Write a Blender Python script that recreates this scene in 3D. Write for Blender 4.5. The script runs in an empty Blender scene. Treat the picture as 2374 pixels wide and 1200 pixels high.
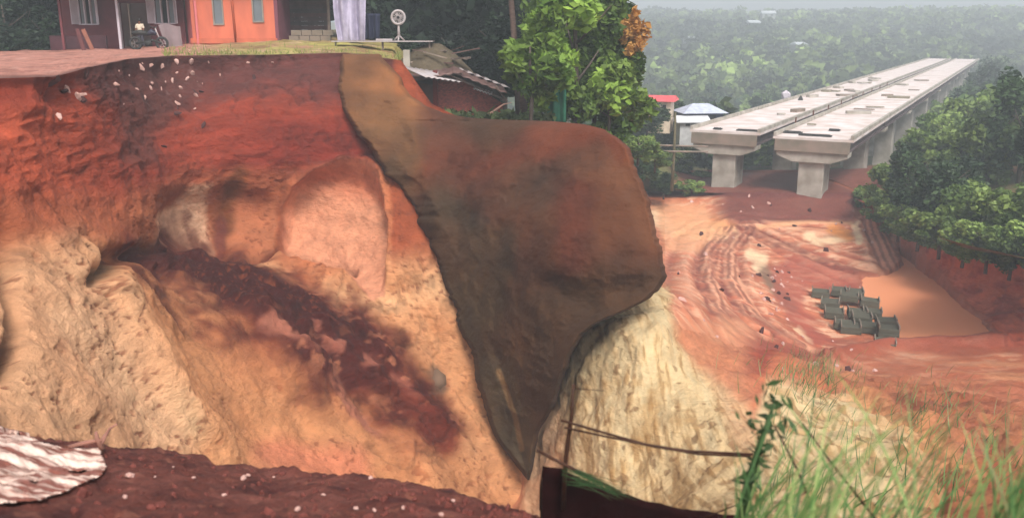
import bpy, bmesh, math, random
import numpy as np
from mathutils import Vector, Matrix
random.seed(7)
rng = np.random.default_rng(7)
SC = bpy.context.scene
COL = SC.collection
# ------------------------------------------------------------------ camera
F = 2050.0; W0, H0 = 2374.0, 1200.0
TH = math.atan(530.0 / F); ST, CT = math.sin(TH), math.cos(TH)
CZ = 30.0                                   # camera height
cam = bpy.data.cameras.new('camera'); cam_o = bpy.data.objects.new('camera', cam); COL.objects.link(cam_o)
cam_o.location = (0, 0, CZ); cam_o.rotation_euler = (math.radians(90) - TH, 0, 0)
cam.sensor_width = 36; cam.lens = 36 * F / W0; cam.clip_end = 3000; cam.clip_start = 0.1
cam.dof.use_dof = True; cam.dof.focus_distance = 38; cam.dof.aperture_fstop = 1.3
SC.camera = cam_o
SC.view_settings.view_transform = 'Standard'; SC.view_settings.look = 'None'
SC.view_settings.exposure = 0.62; SC.view_settings.gamma = 1
# ------------------------------------------------------------------ sky and sun
SUN_EL, SUN_AZ = math.radians(50), math.radians(163)     # behind the camera
w = bpy.data.worlds.new('World'); SC.world = w; w.use_nodes = True
nt = w.node_tree; bg = nt.nodes['Background']
sk = nt.nodes.new('ShaderNodeTexSky'); sk.sky_type = 'NISHITA'; sk.sun_disc = False
sk.sun_elevation = SUN_EL; sk.sun_rotation = SUN_AZ; sk.air_density = 1.0; sk.dust_density = 4.0; sk.ozone_density = 1.0
hs = nt.nodes.new('ShaderNodeHueSaturation'); hs.inputs['Saturation'].default_value = 0.22
nt.links.new(sk.outputs[0], hs.inputs['Color']); nt.links.new(hs.outputs[0], bg.inputs['Color'])
bg.inputs['Strength'].default_value = 0.15
sl = bpy.data.lights.new('sun', 'SUN'); sl.energy = 2.0; sl.angle = math.radians(16); sl.color = (1, .95, .88)
so = bpy.data.objects.new('sun', sl); COL.objects.link(so)
sd = Vector((math.sin(SUN_AZ) * math.cos(SUN_EL), math.cos(SUN_AZ) * math.cos(SUN_EL), math.sin(SUN_EL)))
so.rotation_euler = (-sd).to_track_quat('-Z', 'Y').to_euler()

# ------------------------------------------------------------------ helpers
def ratio(py):
    v = (np.asarray(py, float) - 600.0) / F
    return -(ST + CT * v) / (CT - ST * v)
def P(px, py, Y):
    px = np.asarray(px, float); v = (np.asarray(py, float) - 600.0) / F
    return np.stack([(px - 1187.0) / F / (CT - ST * v) * Y, Y + 0 * px, CZ + ratio(py) * Y], -1)
def V(px, py, Y): return Vector([float(t) for t in P(px, py, Y)])
def lin(r, g, b, k=1.0):
    c = np.array([r, g, b]) / 255.0
    return np.where(c <= .04045, c / 12.92, ((c + .055) / 1.055) ** 2.4) * k
def sst(a, b, x):
    t = np.clip((x - a) / (b - a), 0, 1); return t * t * (3 - 2 * t)
def hash3(i, j, k, s):
    n = (i * 374761393 + j * 668265263 + k * 1274126177 + s * 974711) & 0xffffffff
    n = ((n ^ (n >> 13)) * 1274126177) & 0xffffffff
    n = ((n ^ (n >> 15)) * 2246822519) & 0xffffffff
    return ((n ^ (n >> 16)) & 0xffff) / 65535.0
def vnoise(p, s=0):
    i = np.floor(p).astype(np.int64); f = p - i; f = f * f * f * (f * (f * 6 - 15) + 10); r = 0
    for dx in (0, 1):
        for dy in (0, 1):
            for dz in (0, 1):
                wgt = (f[..., 0] if dx else 1 - f[..., 0]) * (f[..., 1] if dy else 1 - f[..., 1]) * (f[..., 2] if dz else 1 - f[..., 2])
                r = r + wgt * hash3(i[..., 0] + dx, i[..., 1] + dy, i[..., 2] + dz, s)
    return r * 2 - 1
def fbm(p, sc=1.0, o=4, s=0, gain=.5):
    sc = np.asarray(sc, float); r = 0; a = 1.0; t = 0
    for k in range(o):
        r = r + a * vnoise(p * sc * 2.03 ** k + 17.3 * k, s + k); t += a; a *= gain
    return r / t
def ridged(p, sc=1.0, o=4, s=0):
    sc = np.asarray(sc, float); r = 0; a = 1.0; t = 0
    for k in range(o):
        r = r + a * (1 - 2 * np.abs(vnoise(p * sc * 2.1 ** k + 9.1 * k, s + k))); t += a; a *= .5
    return r / t
def sdf(poly, x, y):                       # negative inside
    poly = np.array(poly, float); d = np.full(x.shape, 1e9); ins = np.zeros(x.shape, bool); n = len(poly)
    for a in range(n):
        x0, y0 = poly[a]; x1, y1 = poly[(a + 1) % n]; ex, ey = x1 - x0, y1 - y0
        t = np.clip(((x - x0) * ex + (y - y0) * ey) / (ex * ex + ey * ey + 1e-9), 0, 1)
        d = np.minimum(d, np.hypot(x - x0 - t * ex, y - y0 - t * ey))
        c = ((y0 > y) != (y1 > y)) & (x < (x1 - x0) * (y - y0) / (y1 - y0 + 1e-12) + x0); ins ^= c
    return np.where(ins, -d, d)
def pdist(line, x, y):                     # distance to an open polyline
    line = np.array(line, float); d = np.full(x.shape, 1e9)
    for a in range(len(line) - 1):
        x0, y0 = line[a][:2]; x1, y1 = line[a + 1][:2]; ex, ey = x1 - x0, y1 - y0
        t = np.clip(((x - x0) * ex + (y - y0) * ey) / (ex * ex + ey * ey + 1e-9), 0, 1)
        d = np.minimum(d, np.hypot(x - x0 - t * ex, y - y0 - t * ey))
    return d
class RBF:                                 # thin-plate / linear scattered interpolation
    def __init__(s, pts, vals, lin_=False, smooth=0.0):
        s.p = np.array(pts, float); s.lin = lin_; n = len(s.p); s.sc = s.p.std() + 1e-9; s.p /= s.sc
        K = s.k(np.hypot(s.p[:, None, 0] - s.p[None, :, 0], s.p[:, None, 1] - s.p[None, :, 1])) + smooth * np.eye(n)
        Q = np.c_[np.ones(n), s.p]; A = np.block([[K, Q], [Q.T, np.zeros((3, 3))]])
        s.w = np.linalg.lstsq(A, np.r_[np.array(vals, float), 0, 0, 0], rcond=None)[0]
    def k(s, r): return -r if s.lin else r * r * np.log(r + 1e-9)
    def __call__(s, x, y):
        x = np.asarray(x, float) / s.sc; y = np.asarray(y, float) / s.sc; r = s.w[-3] + s.w[-2] * x + s.w[-1] * y
        for (a, b), ww in zip(s.p, s.w[:-3]): r = r + ww * s.k(np.hypot(x - a, y - b))
        return r
def normals(G):
    du = np.gradient(G, axis=1); dv = np.gradient(G, axis=0); n = np.cross(du, dv)
    return n / (np.linalg.norm(n, axis=-1, keepdims=True) + 1e-12)
def face_cam(n, G):                        # make the normals look up / towards the open side
    return n
def tag(o, label=None, cat=None, group=None, kind=None):
    if label: o['label'] = label
    if cat: o['category'] = cat
    if group: o['group'] = group
    if kind: o['kind'] = kind
    return o
def empty(name, loc, label, cat, group=None, rz=0):
    o = bpy.data.objects.new(name, None); COL.objects.link(o); o.location = loc; o.rotation_euler = (0, 0, rz)
    return tag(o, label, cat, group)
def raw_mesh(name, verts, faces, mat, col=None, smooth=True):
    me = bpy.data.meshes.new(name); verts = np.asarray(verts, np.float32).reshape(-1, 3); faces = np.asarray(faces, np.int32)
    n, k = faces.shape
    me.vertices.add(len(verts)); me.vertices.foreach_set('co', verts.ravel())
    me.loops.add(n * k); me.loops.foreach_set('vertex_index', faces.ravel())
    me.polygons.add(n); me.polygons.foreach_set('loop_start', np.arange(n, dtype=np.int32) * k)
    if col is not None:
        a = me.color_attributes.new('Col', 'FLOAT_COLOR', 'POINT')
        a.data.foreach_set('color', np.c_[np.asarray(col).reshape(-1, 3), np.ones(len(verts))].astype(np.float32).ravel())
    me.update(calc_edges=True)
    if smooth: me.polygons.foreach_set('use_smooth', np.ones(n, bool))
    me.materials.append(mat); return me
def link(name, me, parent=None):
    o = bpy.data.objects.new(name, me); COL.objects.link(o)
    if parent: o.parent = parent
    return o
def grid_faces(ny, nx):
    i = np.arange(ny * nx).reshape(ny, nx)
    return np.stack([i[:-1, :-1], i[:-1, 1:], i[1:, 1:], i[1:, :-1]], -1).reshape(-1, 4)
def grid_obj(name, G, mat, col=None, parent=None, smooth=True):
    return link(name, raw_mesh(name, G.reshape(-1, 3), grid_faces(*G.shape[:2]), mat, col, smooth), parent)

# ------------------------------------------------------------------ materials
def mat_new(name, rough=.8, spec=.3):
    m = bpy.data.materials.new(name); m.use_nodes = True; b = m.node_tree.nodes['Principled BSDF']
    b.inputs['Roughness'].default_value = rough; b.inputs['Specular IOR Level'].default_value = spec
    return m, m.node_tree, b
def soil(name, scale=1.0, bump=.5, rough=.85, var=.25, spec=.3, stretch=(1, 1, 1), bscale=3.0):
    m, t, b = mat_new(name, rough, spec); N, L = t.nodes, t.links
    at = N.new('ShaderNodeAttribute'); at.attribute_name = 'Col'
    tc = N.new('ShaderNodeTexCoord'); mp = N.new('ShaderNodeMapping'); mp.inputs['Scale'].default_value = stretch
    L.new(tc.outputs['Object'], mp.inputs[0])
    n1 = N.new('ShaderNodeTexNoise'); n1.inputs['Scale'].default_value = scale; n1.inputs['Detail'].default_value = 8; n1.inputs['Roughness'].default_value = .65
    L.new(mp.outputs[0], n1.inputs['Vector'])
    mr = N.new('ShaderNodeMapRange'); mr.inputs[1].default_value = .3; mr.inputs[2].default_value = .7
    mr.inputs[3].default_value = 1 - var; mr.inputs[4].default_value = 1 + var; L.new(n1.outputs[0], mr.inputs[0])
    mx = N.new('ShaderNodeVectorMath'); mx.operation = 'SCALE'; L.new(at.outputs['Color'], mx.inputs[0]); L.new(mr.outputs[0], mx.inputs['Scale'])
    L.new(mx.outputs[0], b.inputs['Base Color'])
    n2 = N.new('ShaderNodeTexNoise'); n2.inputs['Scale'].default_value = bscale; n2.inputs['Detail'].default_value = 10; n2.inputs['Roughness'].default_value = .7
    L.new(mp.outputs[0], n2.inputs['Vector'])
    bp = N.new('ShaderNodeBump'); bp.inputs['Strength'].default_value = bump; bp.inputs['Distance'].default_value = .25
    L.new(n2.outputs[0], bp.inputs['Height']); L.new(bp.outputs[0], b.inputs['Normal'])
    return m
def plain(name, rgb, rough=.7, var=.2, scale=2.0, bump=.2, metal=0, spec=.3, stretch=(1, 1, 1), dirt=None, dirt_amt=.5):
    m, t, b = mat_new(name, rough, spec); N, L = t.nodes, t.links; b.inputs['Metallic'].default_value = metal
    tc = N.new('ShaderNodeTexCoord'); mp = N.new('ShaderNodeMapping'); mp.inputs['Scale'].default_value = stretch
    L.new(tc.outputs['Object'], mp.inputs[0])
    n1 = N.new('ShaderNodeTexNoise'); n1.inputs['Scale'].default_value = scale; n1.inputs['Detail'].default_value = 7; L.new(mp.outputs[0], n1.inputs['Vector'])
    cr = N.new('ShaderNodeValToRGB'); e = cr.color_ramp.elements; rgb = np.array(rgb, float)
    e[0].position = .35; e[1].position = .68
    lo = rgb * (1 - var) if dirt is None else rgb * (1 - dirt_amt) + np.array(dirt) * dirt_amt
    e[0].color = (*np.clip(lo, 0, 1), 1); e[1].color = (*np.clip(rgb * (1 + var * .5), 0, 1), 1)
    L.new(n1.outputs[0], cr.inputs[0]); L.new(cr.outputs[0], b.inputs['Base Color'])
    if bump:
        bp = N.new('ShaderNodeBump'); bp.inputs['Strength'].default_value = bump; bp.inputs['Distance'].default_value = .05
        L.new(n1.outputs[0], bp.inputs['Height']); L.new(bp.outputs[0], b.inputs['Normal'])
    return m
def leafmat(name, rough=.55, trans=.25):
    m, t, b = mat_new(name, rough, .25); N, L = t.nodes, t.links
    at = N.new('ShaderNodeAttribute'); at.attribute_name = 'Col'; oi = N.new('ShaderNodeObjectInfo')
    mr = N.new('ShaderNodeMapRange'); mr.inputs[3].default_value = .6; mr.inputs[4].default_value = 1.55; L.new(oi.outputs['Random'], mr.inputs[0])
    mx = N.new('ShaderNodeVectorMath'); mx.operation = 'SCALE'; L.new(at.outputs['Color'], mx.inputs[0]); L.new(mr.outputs[0], mx.inputs['Scale'])
    L.new(mx.outputs[0], b.inputs['Base Color'])
    tr = N.new('ShaderNodeBsdfTranslucent'); L.new(mx.outputs[0], tr.inputs[0]); ms = N.new('ShaderNodeMixShader'); ms.inputs[0].default_value = trans
    out = N['Material Output']; L.new(b.outputs[0], ms.inputs[1]); L.new(tr.outputs[0], ms.inputs[2]); L.new(ms.outputs[0], out.inputs['Surface'])
    return m
M_SCARP = soil('scarp_soil', scale=1.3, bump=.9, var=.22, bscale=4, stretch=(1, 1, 1.6))
M_MASS = soil('wet_soil', scale=.5, bump=.55, var=.22, rough=.85, bscale=3.0)
M_MUD = soil('trampled_mud', scale=1.2, bump=.6, var=.16, rough=.55, spec=.4, bscale=3)
M_NEAR = soil('near_soil', scale=4, bump=.8, var=.3, rough=.8, bscale=14)
M_GROUND = soil('grassy_ground', scale=1.5, bump=.5, var=.3, bscale=5)
M_LEAF = leafmat('leaf'); M_BARK = plain('bark', (.10, .075, .06), .9, .4, 3, .6, stretch=(3, 3, .5))
M_CONC = plain('pale_concrete', lin(190, 182, 172, .75), .9, .25, .8, .3, dirt=lin(118, 108, 92), dirt_amt=.65)
M_DECK = plain('dusty_deck', lin(224, 214, 212, .85), .85, .2, .5, .2, dirt=lin(176, 150, 134), dirt_amt=.6)
M_CONC_D = plain('weathered_concrete', lin(150, 130, 118, .8), .9, .3, .7, .3, dirt=lin(95, 95, 80), dirt_amt=.6)
# ------------------------------------------------------------------ solid helpers
class MB:
    def __init__(s): s.v = []; s.f = []
    def box(s, c, d, rot=None, taper=1.0):
        c = Vector(c); n = len(s.v)
        for k in range(8):
            a = [(-1 if not (k >> q) & 1 else 1) * d[q] / 2 for q in range(3)]
            if k >> 2: a[0] *= taper; a[1] *= taper
            p = Vector(a)
            if rot is not None: p = rot @ p
            s.v.append(c + p)
        for q in ((0, 2, 3, 1), (4, 5, 7, 6), (0, 1, 5, 4), (2, 6, 7, 3), (0, 4, 6, 2), (1, 3, 7, 5)): s.f.append([n + t for t in q])
        return s
    def tube(s, pts, rs, seg=8, cap=True):
        pts = [Vector(p) for p in pts]
        if not hasattr(rs, '__len__'): rs = [rs] * len(pts)
        base = len(s.v); up = Vector((0, 0, 1))
        for i, p in enumerate(pts):
            d = (pts[min(i + 1, len(pts) - 1)] - pts[max(i - 1, 0)]).normalized()
            a = d.cross(up if abs(d.z) < .95 else Vector((1, 0, 0))).normalized(); b = d.cross(a)
            for k in range(seg):
                t = 2 * math.pi * k / seg; s.v.append(p + (a * math.cos(t) + b * math.sin(t)) * rs[i])
        for i in range(len(pts) - 1):
            for k in range(seg):
                k2 = (k + 1) % seg; s.f.append([base + i * seg + k, base + i * seg + k2, base + (i + 1) * seg + k2, base + (i + 1) * seg + k])
        if cap:
            s.f.append([base + k for k in range(seg)][::-1]); s.f.append([base + (len(pts) - 1) * seg + k for k in range(seg)])
        return s
    def lathe(s, prof, c=(0, 0, 0), seg=16, rot=None):
        n = len(s.v); c = Vector(c)
        for r, z in prof:
            for k in range(seg):
                t = 2 * math.pi * k / seg; p = Vector((r * math.cos(t), r * math.sin(t), z))
                s.v.append(c + (rot @ p if rot is not None else p))
        for i in range(len(prof) - 1):
            for k in range(seg):
                k2 = (k + 1) % seg; s.f.append([n + i * seg + k, n + i * seg + k2, n + (i + 1) * seg + k2, n + (i + 1) * seg + k])
        return s
    def torus(s, c, R, r, rot=None, seg=20, sg=8):
        n = len(s.v); c = Vector(c)
        for i in range(seg):
            a = 2 * math.pi * i / seg
            for k in range(sg):
                b = 2 * math.pi * k / sg; p = Vector(((R + r * math.cos(b)) * math.cos(a), (R + r * math.cos(b)) * math.sin(a), r * math.sin(b)))
                s.v.append(c + (rot @ p if rot is not None else p))
        for i in range(seg):
            for k in range(sg):
                i2 = (i + 1) % seg; k2 = (k + 1) % sg; s.f.append([n + i * sg + k, n + i2 * sg + k, n + i2 * sg + k2, n + i * sg + k2])
        return s
    def sheet(s, fn, nu, nv, th=.01):      # a thin real sheet with two sides
        n = len(s.v); G = [[Vector(fn(i / nu, j / nv)) for i in range(nu + 1)] for j in range(nv + 1)]
        for j in range(nv + 1):
            for i in range(nu + 1): s.v.append(G[j][i])
        for j in range(nv):
            for i in range(nu):
                a = n + j * (nu + 1) + i; s.f.append([a, a + 1, a + nu + 2, a + nu + 1])
        return s
    def build(s, name, mat, parent=None, smooth=False, bevel=0, solid=0, rough=0):
        me = bpy.data.meshes.new(name); me.from_pydata([tuple(v) for v in s.v], [], s.f); me.update()
        bm = bmesh.new(); bm.from_mesh(me); bmesh.ops.recalc_face_normals(bm, faces=bm.faces); bm.to_mesh(me); bm.free()
        me.materials.append(mat); o = link(name, me, parent)
        if smooth: me.polygons.foreach_set('use_smooth', [True] * len(me.polygons))
        if solid: q = o.modifiers.new('solid', 'SOLIDIFY'); q.thickness = solid
        if bevel: q = o.modifiers.new('bevel', 'BEVEL'); q.width = bevel; q.segments = 2; q.limit_method = 'ANGLE'
        return o
def RZ(a): return Matrix.Rotation(a, 3, 'Z')
def copy_tree(o, parent=None):
    c = o.copy(); COL.objects.link(c)
    if parent: c.parent = parent
    for ch in list(o.children): copy_tree(ch, c)
    return c

# ================================================================== TERRAIN
# ---- the landslide scarp on the left
rimc = np.array([(-700, 330, 14), (-400, 250, 18), (0, 182, 25), (130, 178, 27), (200, 158, 30), (300, 137, 36), (400, 130, 42), (600, 128, 44), (800, 123, 46), (930, 140, 46), (1000, 240, 45), (1100, 290, 44), (1400, 320, 40)], float)
def rim(px):
    return np.interp(px, rimc[:, 0], rimc[:, 1]), np.interp(px, rimc[:, 0], rimc[:, 2])
ctl = []
for a in rimc: ctl.append((a[0], a[1], a[2]))
for row in [
    (260, {0: 24, 200: 29, 400: 38, 600: 41, 800: 43}),
    (400, {-400: 16.5, 0: 22.5, 200: 28, 400: 36, 600: 39.5, 800: 41, 900: 41, 1100: 42, 1300: 40}),
    (500, {0: 21.5, 200: 27, 330: 31, 420: 37, 500: 39, 650: 40.5, 800: 39.5, 950: 38}),
    (600, {-400: 15, 0: 20.5, 200: 24.8, 400: 35.5, 600: 37.5, 800: 37.5, 950: 36.5, 1100: 37, 1300: 36}),
    (700, {0: 19.2, 200: 22.8, 400: 29.5, 600: 33.5, 800: 35, 1000: 35.5}),
    (800, {-400: 14, 0: 18, 200: 21.5, 400: 26.5, 600: 30, 800: 33, 1000: 34.3, 1150: 35, 1300: 34}),
    (1000, {-400: 12.5, 0: 15.5, 200: 19, 400: 23, 600: 27, 800: 29.6, 1000: 31.6, 1150: 33, 1300: 33}),
    (1150, {-400: 11, 0: 13.5, 400: 21, 800: 27, 1000: 29, 1230: 31.5, 1350: 31}),
    (1350, {-400: 10, 0: 12, 400: 18, 800: 24, 1200: 29})]:
    for k, y in row[1].items(): ctl.append((k, row[0], y))
ctl = np.array(ctl, float)
rb = RBF(ctl[:, :2], ctl[:, 2], smooth=.01)
nx, ny = 560, 430
U = np.linspace(-650, 1380, nx)[None, :] + np.zeros((ny, 1)); T = np.linspace(0, 1, ny)[:, None]
rp, rY = rim(U); PYs = rp + (1340 - rp) * T
Y = rb(U, PYs); kk = np.exp(-((PYs - rp) / 45.0) ** 2); Y = Y * (1 - kk) + rY * kk
G = P(U, PYs, Y)
wx = U + 22 * fbm(G, .5, 3, 5) ; wy = PYs + 18 * fbm(G, .5, 3, 9)
wx2 = U + 9 * fbm(G, 1.5, 3, 15); wy2 = PYs + 9 * fbm(G, 1.5, 3, 19)
arch = [(648, 530), (655, 490), (680, 430), (720, 400), (790, 375), (845, 385), (880, 420), (895, 480), (897, 600), (890, 690), (860, 700), (790, 610), (700, 590), (640, 560)]
recess = [(360, 600), (358, 480), (380, 430), (470, 430), (500, 420), (560, 430), (650, 470), (640, 560), (600, 600), (500, 610)]
debris = [(330, 585), (400, 572), (520, 600), (600, 640), (700, 690), (800, 730), (880, 780), (930, 850), (1000, 950), (1030, 1010), (960, 960), (860, 900), (780, 880), (690, 830), (640, 770), (560, 740), (470, 700), (400, 660), (340, 620)]
dA, dR, dD = sdf(arch, wx2 * .4 + U * .6, wy2 * .4 + PYs * .6), sdf(recess, wx, wy), sdf(debris, wx, wy)
n0 = normals(G); s0 = np.sign((n0 * (np.array([0, 0, CZ]) - G)).sum(-1, keepdims=True)); n0 *= s0
inp = T > 0.004
d = np.zeros_like(U)
d += .55 * fbm(G, .22, 3, 1)
d += .16 * ridged(G, (.45, .45, .30), 4, 31) * sst(150, 420, PYs) + .17 * ridged(G, (.5, .5, .35), 4, 35) * sst(330, 120, U) * sst(420, 560, PYs)
d += .13 * fbm(G, 1.1, 4, 3) + .05 * fbm(G, 3.2, 3, 4)
d += .14 * ridged(G, (.5, .5, 1.6), 4, 44) * sst(520, 350, PYs)          # ledges in the red face
# flow furrows down the debris slope (run from upper left to lower right)
al = (G @ np.array([.55, -.70, 0])); ac = (G @ np.array([.77, .60, 0.3]))
fl = np.stack([ac * .9, al * .12, 0 * al], -1)
d += .38 * fbm(fl, 1.0, 4, 61) * sst(560, 720, PYs)
d -= 1.3 * sst(6, -14, dA) * sst(720, 560, PYs)                          # the scooped arch
d += .45 * sst(24, 2, np.abs(dA + 2)) * sst(520, 400, PYs)
d -= .45 * sst(10, -50, dR)
d += .35 * sst(30, -30, dD + 16 * fbm(G, 1.4, 3, 72)) * (1 + 1.2 * fbm(G, 1.6, 3, 71))
gul = pdist([(540, 410), (540, 470), (525, 520), (515, 590)], wx, wy); d -= .3 * np.exp(-(gul / 22) ** 2)
gul2 = pdist([(590, 585), (650, 560), (720, 580), (790, 600)], wx2, wy2); d -= .9 * np.exp(-(gul2 / 14) ** 2)
gul3 = pdist([(10, 520), (30, 560), (15, 640), (20, 760), (0, 860)], wx2, wy2); d -= 1.2 * np.exp(-(gul3 / 22) ** 2)
gul4 = pdist([(220, 650), (250, 600), (330, 590)], wx2, wy2); d -= .8 * np.exp(-(gul4 / 22) ** 2)
rid5 = pdist([(250, 640), (330, 800), (430, 940), (520, 1080)], wx, wy); d += .5 * np.exp(-(rid5 / 40) ** 2)
d *= sst(0, .03, T)
G2 = G + n0 * d[..., None]
# soil colours by zone, darker in gullies, with some light and shade painted in
c_red = lin(190, 88, 60); c_org = lin(214, 112, 78); c_mar = lin(118, 66, 60); c_tan = lin(240, 178, 130); c_pink = lin(228, 156, 120)
c_deb = lin(112, 42, 30); c_och = lin(218, 150, 104); c_brk = lin(160, 52, 34); c_yel = lin(252, 206, 160)
def mixc(C, c, m): return C * (1 - m[..., None]) + c * m[..., None]
nz = fbm(G, .35, 4, 81); nz2 = fbm(G, 1.4, 3, 82)
C = np.zeros(G.shape) + lin(172, 78, 54)
def pz(poly, col, soft, k=1.0, wob=1.0):
    global C
    q = sdf(poly, U + (wx - U) * wob, PYs + (wy - PYs) * wob); C = mixc(C, col, sst(soft, -soft, q) * k)
C = mixc(C, lin(204, 102, 70), sst(330, 60, U + 90 * nz) * sst(210, 280, PYs + 20 * nz2))  # lit tone of the left shoulder painted over the red
C = mixc(C, lin(146, 58, 40), sst(430, 700, U + 80 * nz) * sst(230, 300, PYs + 30 * nz))
C = mixc(C, c_mar, sst(255, 185, PYs + 35 * nz + 20 * nz2 - 50 * np.exp(-((U - 350) / 90) ** 2)) * sst(140, 240, U))  # shadow of the rim undercut painted in as maroon
C = mixc(C, lin(116, 68, 60), sst(75, 25, pdist([(400, 180), (330, 290), (330, 340)], wx, wy)) * .75)
low = sst(420, 520, PYs + 50 * nz + np.interp(U, [0, 200, 330, 420, 640, 900, 1000], [10, 0, -10, 50, 40, 60, 90]))
C = mixc(C, lin(214, 136, 94), low)
pz([(-700, 440), (120, 440), (300, 470), (340, 600), (220, 640), (-700, 640)], lin(192, 108, 74), 60, .7)
tn = sst(560, 670, PYs + 50 * nz + np.interp(U, [0, 200, 330, 420, 640, 700, 900, 1000], [60, 50, 10, 30, 0, -60, 0, 70]))
C = mixc(C, c_tan, tn); C = mixc(C, c_yel, tn * sst(.0, .5, nz) * .6)
C = mixc(C, lin(206, 134, 84), sst(.0, .5, -nz + .5 * nz2) * sst(480, 600, PYs) * .6)
slide = [(240, 640), (360, 620), (640, 740), (860, 860), (1050, 1010), (1160, 1180), (900, 1180), (640, 1090), (520, 1050), (400, 860), (300, 740)]
pz([(-60, 600), (160, 560), (260, 660), (420, 980), (420, 1180), (-60, 1180)], lin(250, 200, 160), 60, .6)  # lower left shoulder painted pale where the sun leaves it dim
pz(slide, lin(220, 156, 110), 60, .75); 
pz([(420, 660), (640, 720), (900, 850), (1040, 1030), (960, 1060), (760, 900), (560, 830)], lin(176, 98, 64), 80, .6)
pz(recess, lin(206, 134, 96), 10, .9); pz([(360, 430), (640, 430), (640, 480), (360, 490)], lin(172, 92, 60), 40, .7)
C = mixc(C, lin(255, 210, 174), sst(12, -10, sdf([(355, 590), (362, 510), (430, 485), (445, 430), (490, 425), (490, 500), (505, 595), (430, 580)], wx2, wy2)))
C = mixc(C, lin(244, 176, 140), sst(5, -5, dA)); C = mixc(C, lin(214, 132, 98), sst(5, -5, dA) * sst(470, 390, PYs) * .8)
C = mixc(C, lin(132, 76, 36), sst(28, 4, pdist([(560, 400), (540, 460), (525, 520)], wx2, wy2)) * .9)
C = mixc(C, lin(126, 64, 58), sst(16, 5, pdist([(520, 510), (515, 570)], wx2, wy2)) * .8)
C = mixc(C, lin(166, 92, 60), sst(12, 3, pdist([(655, 440), (640, 560)], wx2, wy2)) * .7)  # shadow along the arch's left edge painted as a dark line
C = mixc(C, lin(150, 78, 52), sst(90, 0, dD + 50 * nz2 + 30 * nz) * .7); C = mixc(C, lin(100, 36, 26), sst(58, -24, dD - 12 + 46 * nz2 + 26 * nz)); C = mixc(C, lin(206, 138, 104), sst(.18, .34, fbm(G, (1.2, 1.2, 2.4), 3, 99)) * sst(60, 20, np.abs(dD + 15)) * sst(560, 640, U) * .7)
C = mixc(C, lin(84, 24, 18), sst(30, -20, sdf([(350, 590), (560, 600), (760, 720), (860, 790), (700, 760), (540, 720)], wx2, wy2)))
C = mixc(C, lin(198, 130, 106), sst(26, 4, pdist([(610, 760), (680, 790), (730, 830), (830, 960), (880, 1000)], wx2, wy2)) * sst(-.2, .3, nz2 + .2) * .9)
C = mixc(C, lin(196, 126, 104), sst(30, 6, pdist([(720, 780), (850, 850), (960, 920)], wx2, wy2)) * sst(-.1, .3, nz2) * .8)
C = mixc(C, lin(132, 58, 38), sst(40, 8, pdist([(900, 900), (960, 950), (1030, 1040)], wx2, wy2)) * .85)
C = mixc(C, lin(120, 44, 26), sst(14, 3, gul2)); C = mixc(C, lin(84, 60, 30), sst(26, 6, pdist([(225, 640), (255, 600)], wx2, wy2)) * .8)
C = mixc(C, lin(100, 42, 32), sst(26, 8, gul3) * .9)
C = mixc(C, lin(178, 92, 56), sst(905, 915, U + 8 * nz2) * sst(660, 560, PYs) * .85)
C = mixc(C, lin(255, 206, 164), sst(80, 10, pdist([(150, 740), (260, 880), (400, 1020)], wx2, wy2)) * .7)
C = mixc(C, lin(238, 146, 116), sst(70, 10, pdist([(640, 1050), (820, 1080)], wx2, wy2)) * .6)
C = mixc(C, lin(142, 120, 92), .3 * sst(30, 4, pdist([(110, 990), (190, 1000)], wx2, wy2)) * .7)
C = mixc(C, lin(140, 110, 90), sst(24, 6, pdist([(1005, 860), (1015, 900)], wx2, wy2)) * .8)
gl = np.clip(1 - np.abs(fbm(G * np.array([1, 1, .45]) , .9, 4, 141)) * 9, 0, 1) * sst(-.1, .25, fbm(G, .25, 2, 142)) * (1 - sst(12, -8, dA)); C = C * (1 - .30 * gl[..., None]); G2 -= n0 * (.10 * gl)[..., None]
SPK = sst(.34, .50, fbm(G, (2.2, 2.2, 4.5), 3, 91)) * sst(330, 420, PYs) * (1 - .8 * sst(12, -8, dA)) * (1 - .6 * sst(10, -10, dR)) * sst(-.25, .25, fbm(G, .3, 2, 98)); d_sp = SPK * .07; C = mixc(C, lin(168, 96, 62), SPK * .6)
SP2 = (1 - .7 * sst(12, -8, dA)) * sst(.36, .5, fbm(G, (5, 5, 9), 2, 93)) * sst(300, 420, PYs) * sst(-.3, .2, nz); C = mixc(C, lin(150, 82, 54), SP2 * .7); d_sp = d_sp + SP2 * .04
STR = fbm(G, (.6, .6, 5.0), 4, 94) * sst(460, 400, PYs + 30 * nz); C = C * (1 + .28 * STR[..., None]); G2 -= n0 * d_sp[..., None]
FLW = fbm(fl, (1.6, 1.6, 1), 4, 95) * sst(620, 720, PYs); C = C * (1 + .22 * FLW[..., None])
SPW = sst(.45, .62, fbm(G, 3.4, 2, 92)) * sst(330, 200, PYs) * sst(250, 330, U) * sst(640, 500, U); C = mixc(C, lin(150, 112, 106), SPW * .6)
ALB = .78
o = grid_obj('scarp', G2, M_SCARP, np.clip(C, 0, 1) ** 1.16 * ALB); tag(o, kind='structure')

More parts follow.
